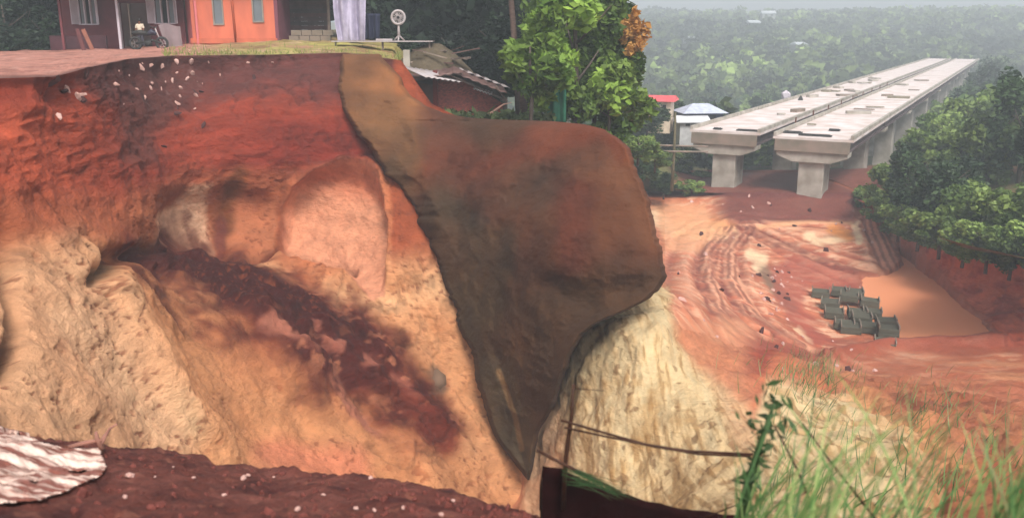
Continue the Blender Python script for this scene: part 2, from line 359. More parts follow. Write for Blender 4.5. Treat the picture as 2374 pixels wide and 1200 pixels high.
# ---- plateau on top of the scarp, where the houses stand
nb = 90
Uc = np.concatenate([np.linspace(-700, 900, 300), np.linspace(905, 1010, 22)])
rp, rY = rim(Uc)
R0 = P(Uc, rp, rY)
Tb = np.linspace(0, 1, nb)[:, None]
hp = np.interp(Uc, [-700, 0, 300, 500, 640, 800, 930, 1010], [128, 122, 113, 98, 93, 97, 112, 150]); hY = np.interp(Uc, [-700, 0, 300, 500, 930], [52, 54, 54, 56, 53])
R1 = P(Uc, hp, hY)
GP = np.zeros((nb, len(Uc), 3))
for j in range(nb):
    t = Tb[j, 0]
    if t < .55: q = t / .55; GP[j] = R0 * (1 - q) + R1 * q
    else:
        q = (t - .55) / .45; GP[j] = R1; GP[j, :, 1] += 75 * q; GP[j, :, 0] = R1[:, 0] * (1 + q * .9); GP[j, :, 2] += .6 * q
e = sst(905, 1010, Uc)[None, :]
GP[..., 2] -= 4.5 * e * (0 * Tb + 1)
GP[..., 2] += (.10 * fbm(GP, .8, 3, 7) + .05 * fbm(GP, 3, 3, 8)) * sst(0, .08, Tb)
gn = fbm(GP, .5, 4, 12)
CP = np.zeros(GP.shape) + lin(186, 128, 112)
grs = sst(380, 640, Uc + 100 * gn[0])[None, :] * sst(-.4, .3, gn + .35)
CP = mixc(CP, lin(158, 142, 84), grs); CP = mixc(CP, lin(178, 170, 92), grs * sst(0, .5, gn) * .7)
CP = mixc(CP, lin(150, 84, 66), sst(.12, .5, gn) * sst(500, 200, Uc)[None, :] * .7)
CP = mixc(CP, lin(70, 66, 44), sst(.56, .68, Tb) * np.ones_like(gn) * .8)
CP = mixc(CP, lin(122, 74, 62), sst(.15, .45, fbm(GP, (.5, 1.6, 1), 4, 14)) * .6); CP = mixc(CP, lin(206, 160, 144), sst(.2, .5, fbm(GP, (.4, 2.0, 1), 4, 16)) * .5); CP = mixc(CP, lin(96, 56, 48), sst(.05, .0, Tb + .03 * gn) * .8)
o = grid_obj('plateau', GP, M_GROUND, CP * ALB); tag(o, kind='structure')

# ---- the right hand side: cut slope, haul road, pond floor, embankment
rc = []
def R(px, py, z): rc.append((px, py, z))
for x, z_ in ((1300, -15.4), (1450, -15.4), (1600, -15.4), (1700, -15.2), (1800, -14.9), (1960, -14.7), (2020, -14.8)): R(x, 448, z_)
for x in (1450, 1600, 1800, 1940): R(x, 512, -16.9 if x < 1700 else -16.6)
R(2030, 512, -16.2); R(2050, 600, -17.0)
R(1300, 600, -13); R(1560, 600, -14.8); R(1650, 600, -16); R(1750, 600, -16.8); R(1900, 600, -17.3)
R(1250, 700, -12.0); R(1400, 700, -10.9); R(1550, 695, -10.3); R(1650, 700, -13.0); R(1800, 700, -16.4); R(2000, 700, -17.5); R(2200, 700, -17.5)
R(1250, 800, -13.2); R(1350, 800, -11.6); R(1550, 800, -10.9); R(1700, 800, -13.0); R(1900, 805, -16.9); R(2200, 790, -17.5); R(2374, 800, -17.4); R(2700, 800, -17.0)
R(1250, 900, -14.3); R(1350, 900, -12.8); R(1550, 900, -11.8); R(1700, 900, -11.9); R(1850, 900, -13.4); R(2000, 900, -15.5); R(2374, 900, -16.2); R(2700, 900, -16)
R(1250, 1000, -15.2); R(1350, 1000, -13.7); R(1550, 1000, -12.5); R(1750, 1000, -11.9); R(2000, 1000, -13); R(2374, 1000, -14.2); R(2700, 1000, -14)
R(1250, 1100, -16.5); R(1350, 1100, -14.6); R(1550, 1100, -13.4); R(1750, 1100, -11.4); R(2000, 1100, -10.8); R(2374, 1100, -11.4); R(2700, 1100, -11)
R(1250, 1250, -17.5); R(1350, 1250, -15.8); R(1550, 1250, -13.5); R(1750, 1250, -10); R(2000, 1250, -8.4); R(2374, 1250, -8.4); R(2700, 1250, -8)
R(2070, 480, -14.6); R(2150, 540, -14.6); R(2250, 575, -14.2); R(2374, 600, -13.8); R(2700, 640, -12)
R(2075, 520, -16.7); R(2150, 640, -17.3); R(2290, 750, -17.4); R(2420, 790, -17.3)
rc = np.array(rc, float); rz = RBF(rc[:, :2], rc[:, 2], smooth=.004)
top = lambda px: np.interp(px, [1200, 1980, 2040, 2150, 2250, 2374, 2900], [447, 447, 462, 535, 572, 598, 660])
nx, ny = 620, 470
U = np.linspace(1170, 2800, nx)[None, :] + np.zeros((ny, 1)); T = np.linspace(0, 1, ny)[:, None]
tp = top(U); PYs = tp + (1290 - tp) * T
Z = rz(U, PYs); Yr = Z / ratio(PYs); G = P(U, PYs, Yr)
X, YY = G[..., 0], G[..., 1]
def W(line):                               # pixel polyline -> ground xy on this surface
    out = []
    for a, b in line:
        z = float(rz(np.array(a), np.array(b))); y = z / float(ratio(b)); q = P(a, b, y); out.append((q[0], q[1]))
    return out
pond = [(2000, 640), (2060, 634), (2092, 600), (2085, 560), (2120, 570), (2290, 765), (2230, 782), (2060, 782), (2060, 730), (2000, 690)]
wx = U + 16 * fbm(G, .4, 3, 5); wy = PYs + 8 * fbm(G, .4, 3, 9)
wx2 = U + 8 * fbm(G, 1.2, 3, 25); wy2 = PYs + 5 * fbm(G, 1.2, 3, 29)
dP = sdf(pond, wx * .6 + wx2 * .8 - U * .4, wy * .6 + wy2 * .8 - PYs * .4)
face = [(1200, 1300), (1225, 900), (1330, 760), (1420, 700), (1550, 660), (1562, 740), (1600, 830), (1680, 900), (1750, 960), (1780, 880), (1990, 930), (2100, 1010), (2180, 1100), (2200, 1300)]
dF = sdf(face, wx2, wy2); inF = sst(14, -14, dF)
n0 = normals(G); n0 *= np.sign((n0 * (np.array([0, 0, CZ]) - G)).sum(-1, keepdims=True))
d = .35 * fbm(G, .3, 3, 2) + .14 * fbm(G, 1.3, 4, 3)
strs = (1.15 * fbm(np.stack([X * 1.0 + .06 * fbm(G, 1.2, 2, 57), YY * .1, G[..., 2] * .20], -1), 6.5, 3, 51) + .30 * fbm(G, (1.4, .6, 1.2), 4, 54))
d += inF * (.035 * strs + .30 * fbm(G, (.25, .25, .25), 2, 52) + .10 * fbm(G, (1.5, 1.5, .9), 3, 53))
d += .35 * ridged(G, .5, 4, 33) * sst(1560, 1640, U) * sst(760, 860, PYs) * (1 - inF)
Cr = np.zeros(G.shape) + lin(214, 124, 92)
nz = fbm(G, .22, 4, 81); nz2 = fbm(G, .9, 4, 82); nz3 = fbm(G, 2.4, 3, 83)
floor = sst(870, 800, PYs - .25 * (U - 1900)) * sst(1500, 1600, U)
Cr = mixc(Cr, lin(234, 158, 126), sst(0, .5, nz) * floor); Cr = mixc(Cr, lin(188, 98, 74), sst(.05, .5, -nz) * floor * .7)
Cr = mixc(Cr, lin(250, 192, 162), sst(.15, .45, nz2) * floor * .6)
stk = fbm(np.stack([X * .5 + YY * .2, YY * 1.6 - X * .5, 0 * X], -1), 1.6, 4, 187); Cr = mixc(Cr, lin(252, 204, 176), sst(.15, .35, stk) * floor * .6); Cr = mixc(Cr, lin(150, 74, 56), sst(.2, .42, -stk) * floor * .5)
d *= (1 - .75 * floor)
tracks = [([(1700, 522), (1655, 570), (1640, 630), (1665, 700), (1740, 765), (1860, 815), (2000, 900), (2200, 1040), (2420, 1230)], 1.0),
          ([(1715, 520), (1680, 580), (1690, 650), (1740, 720), (1830, 790), (1940, 840)], .8),
          ([(1720, 515), (1790, 560), (1880, 610), (1990, 650), (2060, 720)], .8),
          ([(1740, 512), (1850, 560), (1960, 600), (2060, 630)], .7),
          ([(2015, 468), (2040, 540), (2075, 620), (2095, 660)], 1.0),
          ([(1560, 560), (1640, 520), (1720, 505), (1960, 520)], .7),
          ([(1600, 545), (1585, 620), (1600, 700), (1660, 780)], .8)]
for line, k in tracks:
    dd = pdist(W(line), X, YY) + .25 * nz3 + .2 * nz2
    g = np.exp(-((dd - .95) / .30) ** 2); rdg = np.exp(-((dd - 1.5) / .22) ** 2) + np.exp(-(dd / .35) ** 2)
    d += k * (-.12 * g + .07 * rdg); Cr = mixc(Cr, lin(150, 66, 50), np.clip(g * .75, 0, 1) * (.7 + .3 * nz2)); Cr = mixc(Cr, lin(246, 178, 150), np.clip(rdg * .7, 0, 1) * sst(-.5, .3, nz2))
for line, wd in [([(1740, 590), (1770, 600), (1760, 620)], 20), ([(1690, 540), (1560, 530), (1520, 500)], 26), ([(1985, 520), (1992, 560)], 12), ([(1850, 760), (1880, 790)], 10), ([(1870, 545), (1900, 560), (1960, 550)], 14)]:
    Cr = mixc(Cr, lin(255, 214, 180), sst(wd, wd * .3, pdist(line, wx2, wy2)) * .85)
Cr = mixc(Cr, lin(244, 166, 110), sst(40, 8, pdist([(1580, 530), (1680, 525)], wx, wy)) * .7)
Cr = mixc(Cr, lin(236, 150, 84), sst(20, 6, pdist([(1930, 530), (1965, 545)], wx2, wy2)))
Cr = mixc(Cr, lin(142, 108, 88), sst(22, 6, pdist([(1775, 630), (1800, 670), (1835, 710)], wx2, wy2)) * .9)
flw = fbm(np.stack([X * .25 + YY * .1, YY * .9 - X * .3, 0 * X], -1), 1.0, 4, 87)
Cr = Cr * (1 + .30 * (flw * floor)[..., None])
Cr = mixc(Cr, lin(178, 84, 70), sst(10, -10, sdf([(1830, 590), (1960, 610), (2040, 660), (2020, 700), (1880, 660), (1860, 720), (1930, 790), (1880, 800), (1800, 700), (1790, 620)], wx, wy)) * .7)
Cr = mixc(Cr, lin(250, 178, 138), sst(8, -12, sdf([(1515, 470), (1640, 470), (1650, 520), (1700, 540), (1600, 590), (1540, 580)], wx2, wy2)) * .75)
Cr = mixc(Cr, lin(246, 180, 140), sst(8, 2, pdist([(1750, 530), (1830, 514), (1975, 514)], wx2, wy2)) * .85)
Cr = mixc(Cr, lin(246, 180, 150), sst(7, 2, pdist([(1720, 520), (1850, 585), (1960, 620), (2060, 636)], wx2, wy2)) * .8)
Cr = mixc(Cr, lin(240, 172, 142), sst(9, 2, pdist([(1690, 530), (1710, 640), (1760, 730), (1860, 800), (2000, 880), (2160, 1010)], wx2, wy2)) * .8)
# dark red cut below the pier pad, dark foot of the floor
cut = sst(518, 506, PYs - 3 * nz) * sst(1640, 1700, U + 20 * nz) * sst(2000, 1975, U)
Cr = mixc(Cr, lin(126, 62, 54), cut * .95); Cr = mixc(Cr, lin(120, 60, 56), sst(462, 452, PYs) * sst(2060, 2030, U) * .9)
rampL = [(2010, 465), (2030, 540), (2062, 610), (2095, 655)]
Cr = mixc(Cr, lin(226, 150, 124), sst(30, 12, pdist(rampL, wx2, wy2) * np.interp(PYs, [460, 660], [1.2, .8])) * .8)
for off_ in (-22, -6, 12, 26): Cr = mixc(Cr, lin(140, 66, 52), sst(5.5, 1.5, pdist([(a + off_ * (.8 + .3 * (b - 465) / 190), b) for a, b in rampL], U + 3 * nz3, PYs)) * .75)
for ln in ([(1700, 525), (1650, 580), (1632, 650), (1665, 720), (1760, 790), (1900, 850)], [(1735, 525), (1690, 590), (1690, 650), (1740, 730), (1850, 800)], [(1725, 522), (1830, 575), (1950, 620), (2030, 640)]):
    for o_ in (-16, 0, 16): Cr = mixc(Cr, lin(134, 58, 44), sst(6, 1.5, pdist([(a + o_, b) for a, b in ln], U + 6 * nz2 + 3 * nz3, PYs + 2 * nz3)) * .7 * sst(-.5, .1, nz2))
emb = sst(-4, 4, (U - np.interp(PYs, [470, 560, 640, 760, 800], [2062, 2090, 2155, 2295, 2330]) + 8 * nz2)) * sst(815, 790, PYs + 4 * nz2)
Cr = mixc(Cr, lin(220, 108, 78), emb); Cr = mixc(Cr, lin(168, 56, 42), emb * sst(-.1, .4, -nz2) * .8)
d += emb * (.25 * ridged(G, .7, 4, 66))
ero = ridged(np.stack([X * .35 + YY * .1, YY * .9 + X * .25, G[..., 2]], -1), .7, 4, 191); em = sst(850, 900, PYs) * sst(1820, 1960, U); d += em * .45 * ero; Cr = mixc(Cr, lin(232, 168, 122), em * sst(.25, .6, ero) * .7); Cr = mixc(Cr, lin(150, 74, 52), em * sst(.0, -.4, ero) * .6)
bank = sst(30, 6, pdist([(1700, 800), (1800, 805), (1880, 830), (2060, 800), (2200, 806), (2330, 800), (2500, 830)], wx, wy)); Cr = mixc(Cr, lin(158, 74, 54), bank * .9)
d += .5 * np.exp(-(pdist([(1900, 830), (2060, 800), (2200, 800), (2340, 790)], wx, wy) / 9) ** 2)
Cr = mixc(Cr, lin(176, 98, 68), np.clip(sst(-40, 30, PYs - (835 + .0 * (U - 1900))) * sst(1850, 2000, U) * (1 - inF) * (.85 + .5 * nz), 0, 1)); Cr = mixc(Cr, lin(214, 146, 108), sst(.1, .4, fbm(G, (.15, .8, .8), 4, 88)) * sst(820, 860, PYs) * sst(1800, 1950, U) * .6)
Cr = mixc(Cr, lin(166, 70, 56), sst(40, 12, pdist([(1700, 810), (1760, 830), (1740, 860)], wx, wy)) * .9)
pk = (1 - inF) * sst(720, 760, PYs) * sst(1780, 1700, U); Cr = mixc(Cr, lin(222, 152, 118), pk * (.6 + .4 * nz2))
CF = np.zeros(G.shape) + lin(242, 206, 164)
CF = mixc(CF, lin(186, 142, 96), sst(.05, .5, strs) * .8); CF = mixc(CF, lin(240, 210, 172), sst(.05, .5, -strs + .2 * nz) * .85); CF = mixc(CF, lin(204, 150, 90), sst(.2, .5, nz2) * .45); CF = mixc(CF, lin(150, 104, 66), sst(.42, .55, fbm(G, (3.5, 3.5, 2.0), 2, 59)) * .6)
CF = mixc(CF, lin(222, 158, 124), sst(60, 20, pdist([(1600, 760), (1700, 900), (1730, 1000)], wx, wy)) * .5)
CF = mixc(CF, lin(224, 166, 138), sst(1340, 1270, U) * .7); CF = mixc(CF, lin(222, 140, 96), sst(2030, 2180, U) * sst(980, 1080, PYs) * .6)
Cr = mixc(Cr, CF, inF)
Cr = mixc(Cr, lin(236, 170, 120), sst(40, 8, pdist([(1990, 930), (2150, 1040), (2260, 1150)], wx, wy)) * .6)
flat = sst(6, -8, dP); Cr = mixc(Cr, lin(170, 92, 66), sst(22, 2, np.abs(dP)) * .6)
G2 = G + n0 * d[..., None]; G2[..., 2] = G2[..., 2] * (1 - flat) + np.minimum(G2[..., 2], CZ - 17.9) * flat
K_ = 8; ext = np.stack([G2[0] + np.array([0, 1.0, 0]) * (14 * ((K_ - q) / K_) ** 1.3) for q in range(K_)]); ext[..., 2] -= np.linspace(.25, .0, K_)[:, None]; ext[..., 2] += .08 * fbm(ext, .8, 3, 6)
G2 = np.concatenate([ext, G2]); Cr = np.concatenate([np.repeat(Cr[:1], K_, 0) * .5 + lin(150, 84, 66) * .5, Cr])
o = grid_obj('cut_slope', G2, M_MUD, np.clip(Cr, 0, 1) ** 1.06 * np.array([1.0, 1.05, .95]) * ALB)
mi = np.concatenate([np.zeros((8, nx)), inF + .8 * (1 - floor)]).ravel()[grid_faces(*G2.shape[:2])].mean(1) > .5
o.data.materials.append(M_SCARP); o.data.polygons.foreach_set('material_index', mi.astype(np.int32)); tag(o, kind='structure')
# pond: a closed sheet of muddy water with its own level
bmv = []; zz = CZ - 17.48
pc = V(2150, 700, 17.5 / .31)
ring = []
for a, b in [(1985, 660), (2060, 600), (2110, 540), (2180, 600), (2320, 765), (2220, 800), (2050, 796), (2020, 740)]:
    y = 17.52 / -float(ratio(b)); q = P(a, b, y); ring.append(Vector((q[0], q[1], zz)))
m, t, b = mat_new('muddy_water', .22, .35); b.inputs['Base Color'].default_value = (*lin(244, 158, 114, .85), 1)
tn_ = t.nodes.new('ShaderNodeTexNoise'); tn_.inputs['Scale'].default_value = 1.2; bp = t.nodes.new('ShaderNodeBump'); bp.inputs['Strength'].default_value = .06
t.links.new(tn_.outputs[0], bp.inputs['Height']); t.links.new(bp.outputs[0], b.inputs['Normal'])
mb = MB(); mb.v = ring; mb.f = [list(range(len(ring)))]; o = mb.build('muddy_pond', m); tag(o, kind='structure')

# ---- background ground: terrace, pier pad, valley and far hills
bc = []
def B(x, y, z): bc.append((x, y, CZ + z))
for px, py, Yv in [(950, 275, 50), (1100, 280, 50), (1200, 285, 50), (1300, 295, 48), (1180, 280, 60), (1050, 270, 62)]:
    q = P(px, py, Yv); bc.append(tuple(q))
for px, py, Yv in [(1450, 330, 88), (1520, 345, 93), (1560, 400, 93), (1500, 438, 89), (1620, 425, 92)]:
    q = P(px, py, Yv); bc.append(tuple(q))
for x in (12, 20, 30, 36): B(x, 88, -15.5); B(x + 3, 100, -15.6)
for px, py, z in [(2070, 480, -14.8), (2150, 540, -14.8), (2250, 575, -14.4), (2374, 600, -14.0), (2700, 640, -12.2)]:
    y = z / float(ratio(py)); q = P(px, py, y); bc.append((q[0], q[1], q[2]))
B(45, 80, -12.5); B(60, 90, -11); B(80, 80, -9); B(110, 100, -8)
B(-20, 60, -3.5); B(-60, 70, -4); B(-120, 100, -4); B(-20, 100, -4); B(5, 90, -9)
for x in (0, 40, 90, 150): B(x, 135, -21)
for x in (-100, 0, 80, 180, 260): B(x * 1.2, 200, -25); B(x * 1.6, 320, -22)
for x in (-200, 0, 200, 400): B(x, 450, -10); B(x * 1.3, 600, 4); B(x * 1.6, 760, 9); B(x * 1.9, 950, 4)
bc = np.array(bc); HB = RBF(bc[:, :2], bc[:, 2], lin_=True)
def H(x, y): return HB(x, y)
nr, nc = 260, 260
rr = np.concatenate([np.linspace(44, 120, 150), np.geomspace(121, 1000, nr - 150)])[:, None]; uu = np.linspace(-.75, .95, nc)[None, :]
Xg, Yg = rr * uu, rr + 0 * uu; GB = np.stack([Xg, Yg, H(Xg, Yg)], -1)
GB[..., 2] += .3 * fbm(GB, .15, 4, 3) + 6 * sst(250, 420, Yg) * fbm(GB * np.array([1, 1, 0]), .011, 3, 4)
sel = sst(66, 58, Yg) * sst(18, 12, Xg); 
gn = fbm(GB, .25, 4, 44)
CB = np.zeros(GB.shape) + lin(92, 92, 52); CB = mixc(CB, lin(124, 98, 64), sst(0, .4, gn)); CB = mixc(CB, lin(138, 76, 60), sst(118, 106, Yg + 4 * gn) * sst(15, 19, Xg + 2 * gn) * sst(50, 44, Xg) * sst(78, 82, Yg)); CB = mixc(CB, lin(122, 124, 74), sst(84, 88, Yg) * sst(18, 14, Xg) * sst(150, 130, Yg) * .7)
dz_ = GB[..., 2] - CZ; fw = Yg * CT - dz_ * ST; ppx = 1187 + F * Xg / fw; ppy = 600 - F * (Yg * ST + dz_ * CT) / fw
inn = (((ppx > 1230) & (ppy > top(ppx) + 5)) | ((ppx > 1400) & (ppx < 1960) & (Yg < 84.5))).ravel(); fc = grid_faces(*GB.shape[:2]); fc = fc[~inn[fc].all(1)]
o = link('hillside_ground', raw_mesh('hillside_ground', GB.reshape(-1, 3), fc, M_GROUND, CB * ALB)); tag(o, kind='structure')

# ---- near ground, where the camera stands
lipc = np.array([(-900, 960), (0, 1000), (150, 1030), (270, 1040), (400, 1048), (500, 1075), (700, 1092), (900, 1112), (1000, 1140), (1200, 1180), (1300, 1215), (1600, 1260), (3300, 1300)], float)
nx, ny = 700, 210
Ul = np.linspace(-900, 3300, nx); lp = np.interp(Ul, lipc[:, 0], lipc[:, 1]); lY = np.interp(Ul, [-900, 0, 600, 1200, 3300], [8.5, 9.5, 9.8, 8.2, 6.5])
L1 = P(Ul, lp, lY); rows = []
Tn = np.linspace(0, 1, ny)
for t in Tn:
    if t < .78:
        q = t / .78; base = P(Ul, 1330 + 0 * lp, np.interp(Ul, [-900, 1200, 3300], [4.5, 4.3, 3.6])); 
        if q < .2:
            s = q / .2; g = base.copy(); g[:, 1] = base[:, 1] * s - 4 * (1 - s); g[:, 2] = (CZ - 1.7) * (1 - s) + base[:, 2] * s
            g[:, 0] = base[:, 0]
        else: s = (q - .2) / .8; g = base * (1 - s) + L1 * s
    else:
        s = (t - .78) / .22; g = L1.copy(); g[:, 1] += 1.6 * s; g[:, 2] -= 7 * s ** 1.1
    rows.append(g)
GN = np.array(rows); env = sst(.05, .2, Tn)[:, None]
GN[..., 2] += env * (.14 * fbm(GN, 1.2, 4, 3) + .05 * ridged(GN, 4.0, 3, 4) + .03 * fbm(GN, 12, 3, 6))
GN[..., 1] += env * .10 * fbm(GN, 2.5, 3, 16)
n1 = fbm(GN, 3, 4, 21); n2 = fbm(GN, .8, 3, 22)
CN = np.zeros(GN.shape) + lin(132, 70, 58); CN = mixc(CN, lin(92, 40, 36), sst(0, .5, n1)); CN = mixc(CN, lin(168, 98, 84), sst(.1, .5, -n1) * .7); CN = mixc(CN, lin(190, 120, 96), sst(.4, .6, fbm(GN, 7, 2, 23)) * .5)
o = grid_obj('foreground_soil', GN, M_NEAR, CN * ALB); tag(o, kind='structure')

# ================================================================== THE BROWN SLUMPED MASS
Lf = np.array([(125, 792), (140, 790), (180, 787), (225, 784), (255, 795), (300, 822), (330, 846), (370, 868), (405, 888), (430, 925), (470, 948), (540, 978), (600, 1008), (640, 1022), (700, 1046), (760, 1068), (830, 1092), (900, 1110), (960, 1126), (1010, 1146), (1060, 1182), (1112, 1222)], float)
Rt = np.array([(125, 878), (140, 905), (160, 926), (200, 938), (225, 955), (245, 985), (262, 1030), (272, 1080), (277, 1150), (281, 1280), (288, 1352), (300, 1402), (320, 1436), (345, 1458), (400, 1480), (450, 1500), (530, 1522), (600, 1538), (640, 1548), (660, 1538), (690, 1505), (710, 1470), (730, 1425), (755, 1375), (780, 1348), (815, 1328), (870, 1310), (930, 1290), (975, 1264), (1000, 1251), (1040, 1243), (1090, 1236), (1112, 1228)], float)
yb = RBF([(800, 130), (900, 130), (830, 220), (900, 220), (850, 330), (950, 330), (950, 450), (1100, 300), (1300, 290), (1450, 330), (1500, 450), (1545, 640), (1450, 640), (1250, 500), (1150, 650), (1250, 700), (1080, 740), (1350, 760), (1200, 900), (1130, 960), (1300, 880), (1225, 1110)],
         [45.0, 45.5, 43.0, 43.5, 40.5, 41, 38.5, 39.5, 36.5, 33.5, 31.5, 29.8, 29.8, 32.5, 33, 30.0, 34.0, 28.6, 30.6, 32.0, 28.6, 30.2], smooth=.01)
py_rows = np.concatenate([np.linspace(125, 250, 70), np.linspace(251, 300, 60), np.linspace(302, 1111.5, 300)])
ncol = 230; s = np.linspace(-1, 1, ncol)
le = np.interp(py_rows, Lf[:, 0], Lf[:, 1]); re = np.interp(py_rows, Rt[:, 0], Rt[:, 1])
wob = 9 * fbm(np.stack([py_rows * 0, py_rows * .035, py_rows * 0], -1), 1.0, 4, 8)
wob *= np.clip((re - le) / 200, 0.1, 1)
le = le + wob; re = re + .35 * wob[::-1]
jg = lambda q: 5 * fbm(np.stack([py_rows * 0 + q, py_rows * .11, py_rows * 0], -1), 1.0, 3, 18) * np.clip((re - le) / 300, 0.05, 1)
le = le + jg(1); re = re + jg(9)
ss = np.sin(s * math.pi / 2)[None, :]
PX = (le[:, None] + re[:, None]) / 2 + ss * (re - le)[:, None] / 2; PY = py_rows[:, None] + 0 * PX
Yb = yb(PX, PY)
edge = np.minimum((PX - le[:, None]), (re[:, None] - PX)) / 14.0
topd = np.interp(PX, [780, 880, 940, 1000, 1080, 1150, 1280, 1370, 1430, 1480, 1560], [122, 124, 190, 250, 272, 276, 280, 287, 302, 350, 640]); edge = np.minimum(edge, (PY - topd) / 22.0)
dm = np.clip(edge, 0, 1); rnd = np.sqrt(1 - (1 - dm) ** 2)
th = 1.6
front = P(PX, PY, Yb + th * (1 - rnd) - .0)
def grow(G, Y0): return G
nf = .9 * fbm(front, .16, 3, 101) + .32 * fbm(front, .55, 3, 102) + .20 * fbm(front, 1.5, 5, 103) + .14 * ridged(front, (.5, .5, .9), 4, 104)
big = sdf([(1260, 430), (1330, 390), (1430, 420), (1500, 520), (1540, 650), (1400, 690), (1300, 660), (1240, 590)], PX, PY)
nf += 1.0 * sst(40, -80, big) - .08 * np.exp(-(pdist([(1060, 625), (1180, 630), (1320, 680), (1450, 690)], PX, PY) / 22) ** 2)
nf += .6 * np.exp(-(pdist([(960, 300), (990, 420), (1000, 520)], PX, PY) / 30) ** 2)
Yf = Yb + th * (1 - rnd) - nf * np.clip(edge / 4, 0, 1)
FR = P(PX, PY, Yf)
backth = 3.0 + 4.5 * sst(500, 300, PY) + 3.0 * sst(900, 600, PY)
BKg = P(PX, PY, Yb + th); BKg[..., 1] += backth * rnd; BKg[..., 2] -= .12 * backth * rnd
nv = FR.shape[0] * ncol; fa = grid_faces(*FR.shape[:2]); fb = grid_faces(*FR.shape[:2])[:, ::-1] + nv
i = np.arange(nv).reshape(FR.shape[:2]); caps = []
for q in (i[:, 0], i[:, -1][::-1], i[0, ::-1], i[-1, :]):
    caps.append(np.stack([q[:-1], q[:-1] + nv, q[1:] + nv, q[1:]], -1))
allf = np.concatenate([fa, fb] + caps)
nz = fbm(FR, .25, 4, 111); nz2 = fbm(FR, .8, 3, 112)
wx = PX + 30 * nz; wy = PY + 30 * nz2
CM = np.zeros(FR.shape) + lin(104, 62, 36)
CM = mixc(CM, lin(86, 58, 30), sst(560, 700, PY + 60 * nz)); CM = mixc(CM, lin(112, 82, 60), sst(.05, .45, nz) * .7)
CM = mixc(CM, lin(122, 60, 34), sst(90, 20, pdist([(1010, 400), (1150, 370), (1300, 320), (1400, 310)], wx, wy)) * .8)
CM = mixc(CM, lin(118, 88, 70), sst(60, 10, pdist([(1180, 430), (1250, 400), (1260, 500)], wx, wy)) * .6)
CM = mixc(CM, lin(98, 46, 24), sst(70, 15, pdist([(1330, 440), (1310, 500), (1330, 600)], wx, wy)) * .9)
CM = mixc(CM, lin(116, 78, 58), sst(40, 10, pdist([(1310, 380), (1380, 360), (1440, 420), (1500, 560)], wx, wy)) * .7)
CM = mixc(CM, lin(158, 112, 78), sst(20, -20, sdf([(780, 100), (900, 100), (960, 180), (985, 260), (960, 330), (980, 440), (930, 470), (860, 400), (760, 240)], wx * .5 + PX * .5, wy * .5 + PY * .5)))
CM = mixc(CM, lin(176, 112, 66), sst(26, 6, pdist([(925, 150), (935, 200)], wx, wy)) * .6)
CM = mixc(CM, lin(104, 92, 76), sst(40, -30, sdf([(1060, 800), (1130, 830), (1180, 860), (1230, 1000), (1250, 1120), (1160, 1060), (1090, 900)], wx, wy)) * .9)
CM = mixc(CM, lin(176, 150, 116), sst(9, 3, pdist([(1152, 860), (1175, 920), (1195, 970), (1210, 1040)], wx * .3 + PX * .7, PY)) * .8)
CM = mixc(CM, lin(112, 66, 52), sst(70, 20, pdist([(1000, 300), (1080, 300), (1260, 290)], wx, wy)) * .6)
CM = CM * (1 + .9 * fbm(FR, .22, 3, 131) + .5 * fbm(FR, .7, 3, 132))[..., None]
CM = mixc(CM, lin(70, 66, 46), sst(.1, .5, fbm(FR, .2, 3, 133)) * .5)
me = raw_mesh('slumped_soil_mass', np.concatenate([FR.reshape(-1, 3), BKg.reshape(-1, 3)]), allf, M_MASS, np.concatenate([CM.reshape(-1, 3)] * 2) * np.array([.50, .40, .27]))
bm = bmesh.new(); bm.from_mesh(me); bmesh.ops.recalc_face_normals(bm, faces=bm.faces); bm.to_mesh(me); bm.free()
o = link('slumped_soil_mass', me); tag(o, 'huge dark brown mass of wet soil sliding down in front of the pale scarp', 'soil mass')

